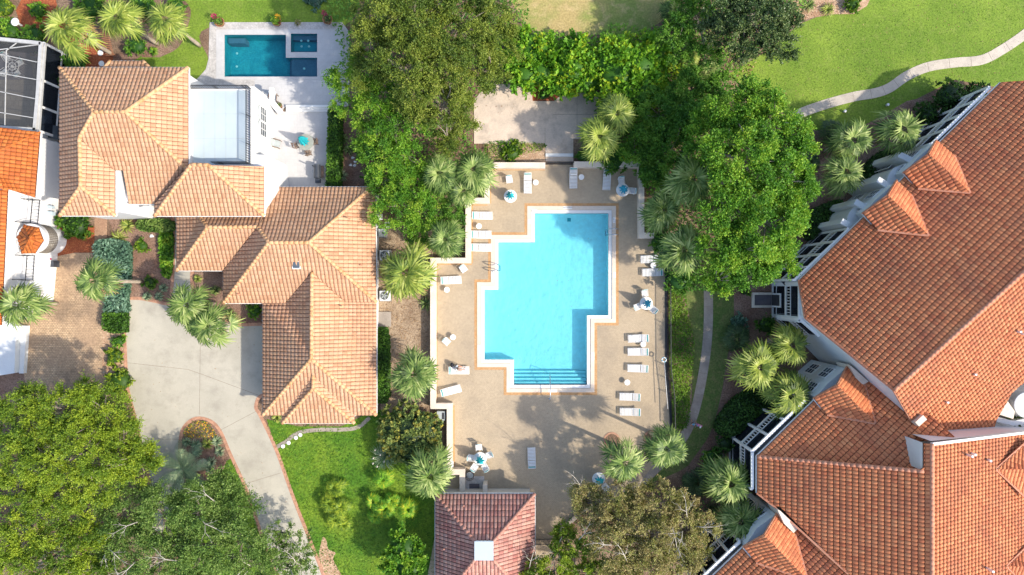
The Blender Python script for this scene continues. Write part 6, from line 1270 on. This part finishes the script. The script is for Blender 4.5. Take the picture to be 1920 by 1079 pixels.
for a in (('dark low palm behind the cluster by the path', 1385,635,32,1.2,'palm_d'), ('dark low palm beside the right mulch bed palms', 1560,245,24,1,'palm_d'), ('dark cycad in the mulch bed near the big green tree', 1520,305,22,.7,'palm_d'), ('dark cycad with orange centre beside the lower deck', 1307,908,30,.7,'palm_d'), ('dark green low palm in shade at the top beside the dry lawn', 1265,20,30,1.6,'palm'), ('low palm among bushes at the top beside the vine bush', 1275,85,34,2,'palm'), ('low palm in shade right of the vine bushes', 1330,130,28,1.8,'palm'), ('yellowish low palm above the dark green tree', 1290,110,26,2,'palm_y')): palm(*a[:5], fm=a[5], group='low palms and cycads', nf=22, trunk=a[4] > 1)
tag(MB().lathe([(.02,.0),(.28,.1),(.3,.3),(.2,.5),(.04,.6)], (*W2(1307,906,.7),.55), 16).build('cycad_cone', M['straw'], bpy.data.objects.get('x'), smooth=True, loc=W(1307,906,.7)), 'round tan cone at the heart of the dark cycad', 'cycad cone') if False else None
for i, (x, y, rp, h) in enumerate(((628,915,17,.9),(618,945,19,1),(640,950,19,1.1),(628,975,18,.9),(645,985,14,.8),(718,900,20,1.1),(700,940,17,.9),(722,955,20,1.1),(735,940,15,.9),(705,970,16,.9),(764,955,18,1.0))):
    nm = ('topmost','left middle','right middle','lower','lowest')[i] + ' palmetto of the oval clump on the open lawn' if i < 5 else ('top','upper left','central','upper right','bottom left')[i-5] + ' palmetto of the clump beside the shaded lawn' if i < 10 else 'lone thin palmetto right of the shaded lawn clump'
    palm(nm, x, y, rp*1.25, h, 'yellowgreen' if i < 5 else 'vine', name='palmetto', cat='palmetto', group='palmettos on the garden lawn', nf=16, trunk=False, nl=14)
for px, py, lab in ((1147,826,'left'), (1222,822,'right')):
    X, Y, _ = W(px, py, 0); r = thing('tree_grate', '%s round brick planter ring in the lower deck' % lab, 'planter', (X, Y, 0)); MB().lathe([(.62,.045),(.62,.09),(.78,.09),(.78,.045)], (X,Y,0), 28).build('brick_ring', M['edging'], r)
    MB().lathe([(.6,.05),(.6,.06),(.02,.062)], (X,Y,0), 28).build('mulch', M['soil'], r)
tuft('pampas_grass', 'pampas grass with cream plumes below the mottled shrub', 725,852,30,1.5,'palm_b',150,.035,'ornamental grass',flowers=('plume',11))
for x, y, rp, fm, lab in ((225,447,17,'palm_y','spiky yellow-striped plant beside the juniper hedge'), (241,424,16,'palm_y','spiky plant in the bed below the entry wall'), (158,441,11,'ground','lime leafy plant by the walkway edge'), (278,556,9,'palm_b','left small agave at the driveway bed edge'), (300,556,9,'palm_b','right small agave at the driveway bed edge'), (308,540,8,'palm_b','small agave near the walkway corner'),
    (352,828,10,'palm_b','pale star plant at the left of the driveway island'), (369,833,10,'palm_b','second pale star plant in the driveway island'), (390,832,11,'palm_y','yellow star plant near the marigolds'), (408,827,11,'palm_b','star plant by the right curve of the island'), (413,846,10,'palm_b','pale star plant at the right of the island'), (398,866,10,'palm_b','low star plant beside the island rocks'), (372,848,9,'palm_b','star plant in the centre of the island'), (396,880,9,'palm_b','lowest star plant of the island'),
    (432,590,12,'palm','strappy plant in the garage bed'), (405,545,10,'palm','small strappy plant under the eave'), (372,523,8,'palm_y','small yellow plant by the walkway under the eave'), (645,262,10,'palm','first strappy plant in the mulch strip'), (655,282,11,'palm','middle strappy plant in the mulch strip'), (643,330,11,'palm_b','lower strappy plant in the mulch strip'), (290,98,9,'bright','bright small plant under the upper palms'), (104,320,14,'palm','strappy plant beside the villa left eave'), (1335,955,16,'palm_d','dark strappy plant beside the half-bare tree'), (1405,470,14,'palm_d','dark spiky plant under the big green tree'), (800,570,16,'palm','small palm-like plant by the left deck wall'), (520,783,10,'palm_y','yellow tuft at the garage driveway corner'), (1550,20,14,'palm_y','yellow tuft in the straw bed'), (1515,12,14,'palm','green tuft in the straw bed')):
    tuft('strappy_plant', lab, x, y, rp, .5, fm, 46, .07, 'plant', 'spiky garden plants')
def rock(lab, px, py, r, m='path', group=None):
    X, Y, _ = W(px, py, 0); b = MB(); n = 9; V = []
    for (q, z) in ((.7,0),(1,.25),(.85,.5),(.4,.68)):
        for k in range(n): a = k*2*math.pi/n; s = 1+.18*math.sin(a*3+px)+random.uniform(-.08,.08); V.append((X+r*q*s*math.cos(a), Y+r*q*s*.75*math.sin(a), z*r))
    b.add(V, [(i*n+k, i*n+(k+1) % n, (i+1)*n+(k+1) % n, (i+1)*n+k) for i in range(3) for k in range(n)]+[tuple(3*n+k for k in range(n))]); tag(b.build('rock', M[m], loc=(X,Y,0)), lab, 'rock', group)
rock('large grey rock in the driveway island', 381,868,.55); rock('smaller grey rock below the large one in the driveway island', 371,878,.35)
for i, (x, y) in enumerate(((661.5,296.5),(666,304),(665,311),(657.5,310))): rock(('top','right','bottom','left')[i]+' pale round stone of the four in the mulch strip', x, y, .16, 'tilewhite', 'pale stones in the mulch strip')
rock('white stone near the ball shrub in the mulch bed', 285,443,.22, 'tilewhite')
for i, (x, y) in enumerate(((168,62),(178,81),(189,100),(191,120))):
    o = MB().lathe([(.24,0),(.27,.05),(.24,.09),(.02,.1)], (*W2(x,y),.02), 16).build('stepping_stone', M['tilewhite'], loc=W(x,y,.02)); tag(o, ('topmost','second','third','lowest')[i]+' round white stepping stone on the red mulch path', 'stepping stone', 'white stepping stones on red mulch')
r = thing('bird_bath', 'white round bird bath bowl among the top left bushes', 'bird bath', W(29,42,0)); X, Y, _ = W(29,42,.8); MB().tube([(X,Y,0),(X,Y,.75)], .1, 12).build('pedestal', M['tabletop'], r); MB().lathe([(.1,.7),(.36,.84),(.38,.88),(.3,.85),(.02,.8)], (X,Y,0), 24).build('bowl', M['tabletop'], r, smooth=True)
r = thing('slatted_bench', 'dark brown slatted bench on the red mulch behind the palms', 'bench', W(200,78,0)); s_ = MB(); a = Vector(W(193,50,.5)); b_ = Vector(W(206,104,.5))
for k in range(16): p = a+(b_-a)*k/15; s_.box(p, (.75,.09,.04), rz=.1)
s_.build('seat', M['terrapot'], r)
for t in (.05,.95):
    for s in (-.3,.3): p = a+(b_-a)*t; MB().beam((p.x+s,p.y,0),(p.x+s,p.y,.48),.06,.06).build('leg', M['terrapot'], r)
r = thing('folding_lounge', 'teal and white folding lounge chair by the left villa wall', 'chair', W(112,417,0)); X, Y, _ = W(112,417,.4); MB().box((X,Y,.35),(.9,.5,.05),rz=-.7).build('seat', M['teal'], r)
for s in (-.25,.25): MB().beam((X-.4+s*.6,Y+.3+s,.36),(X+.4+s*.6,Y-.3+s,.36),.05,.05).build('frame_bar', M['tabletop'], r)
r = thing('gas_grill', 'small dark grill with red knob against the left white villa', 'grill', W(95,493,0)); X, Y, _ = W(95,495,.9); MB().box((X,Y,.45),(.5,.6,.9)).build('cabinet', M['grill'], r); MB().lathe([(.1,.9),(.09,1.05),(.02,1.08)], (X,Y+.45,0), 12).build('gas_cap', M['flower_r'], r)
for i, (x, y) in enumerate(((1582,210),(1662,198))): tag(MB().lathe([(.1,0),(.1,.2),(.14,.22),(.12,.32),(.02,.34)], (*W2(x,y),0), 12).build('path_light', M['alu'], loc=W(x,y,0)), ('left','right')[i]+' small metal path light on the grass below the upper right path', 'path light', 'path lights')
for i, (x, y) in enumerate(((1323,851),(1339,853),(1352,855))): tag(MB().box((*W2(x,y),.04), (.5,.5,.08), rz=.2*i).build('paving_slab', M['path'], loc=W(x,y,0)), ('left','middle','right')[i]+' small pale paving slab beside the lower right palms', 'paving slab', 'paving slabs')
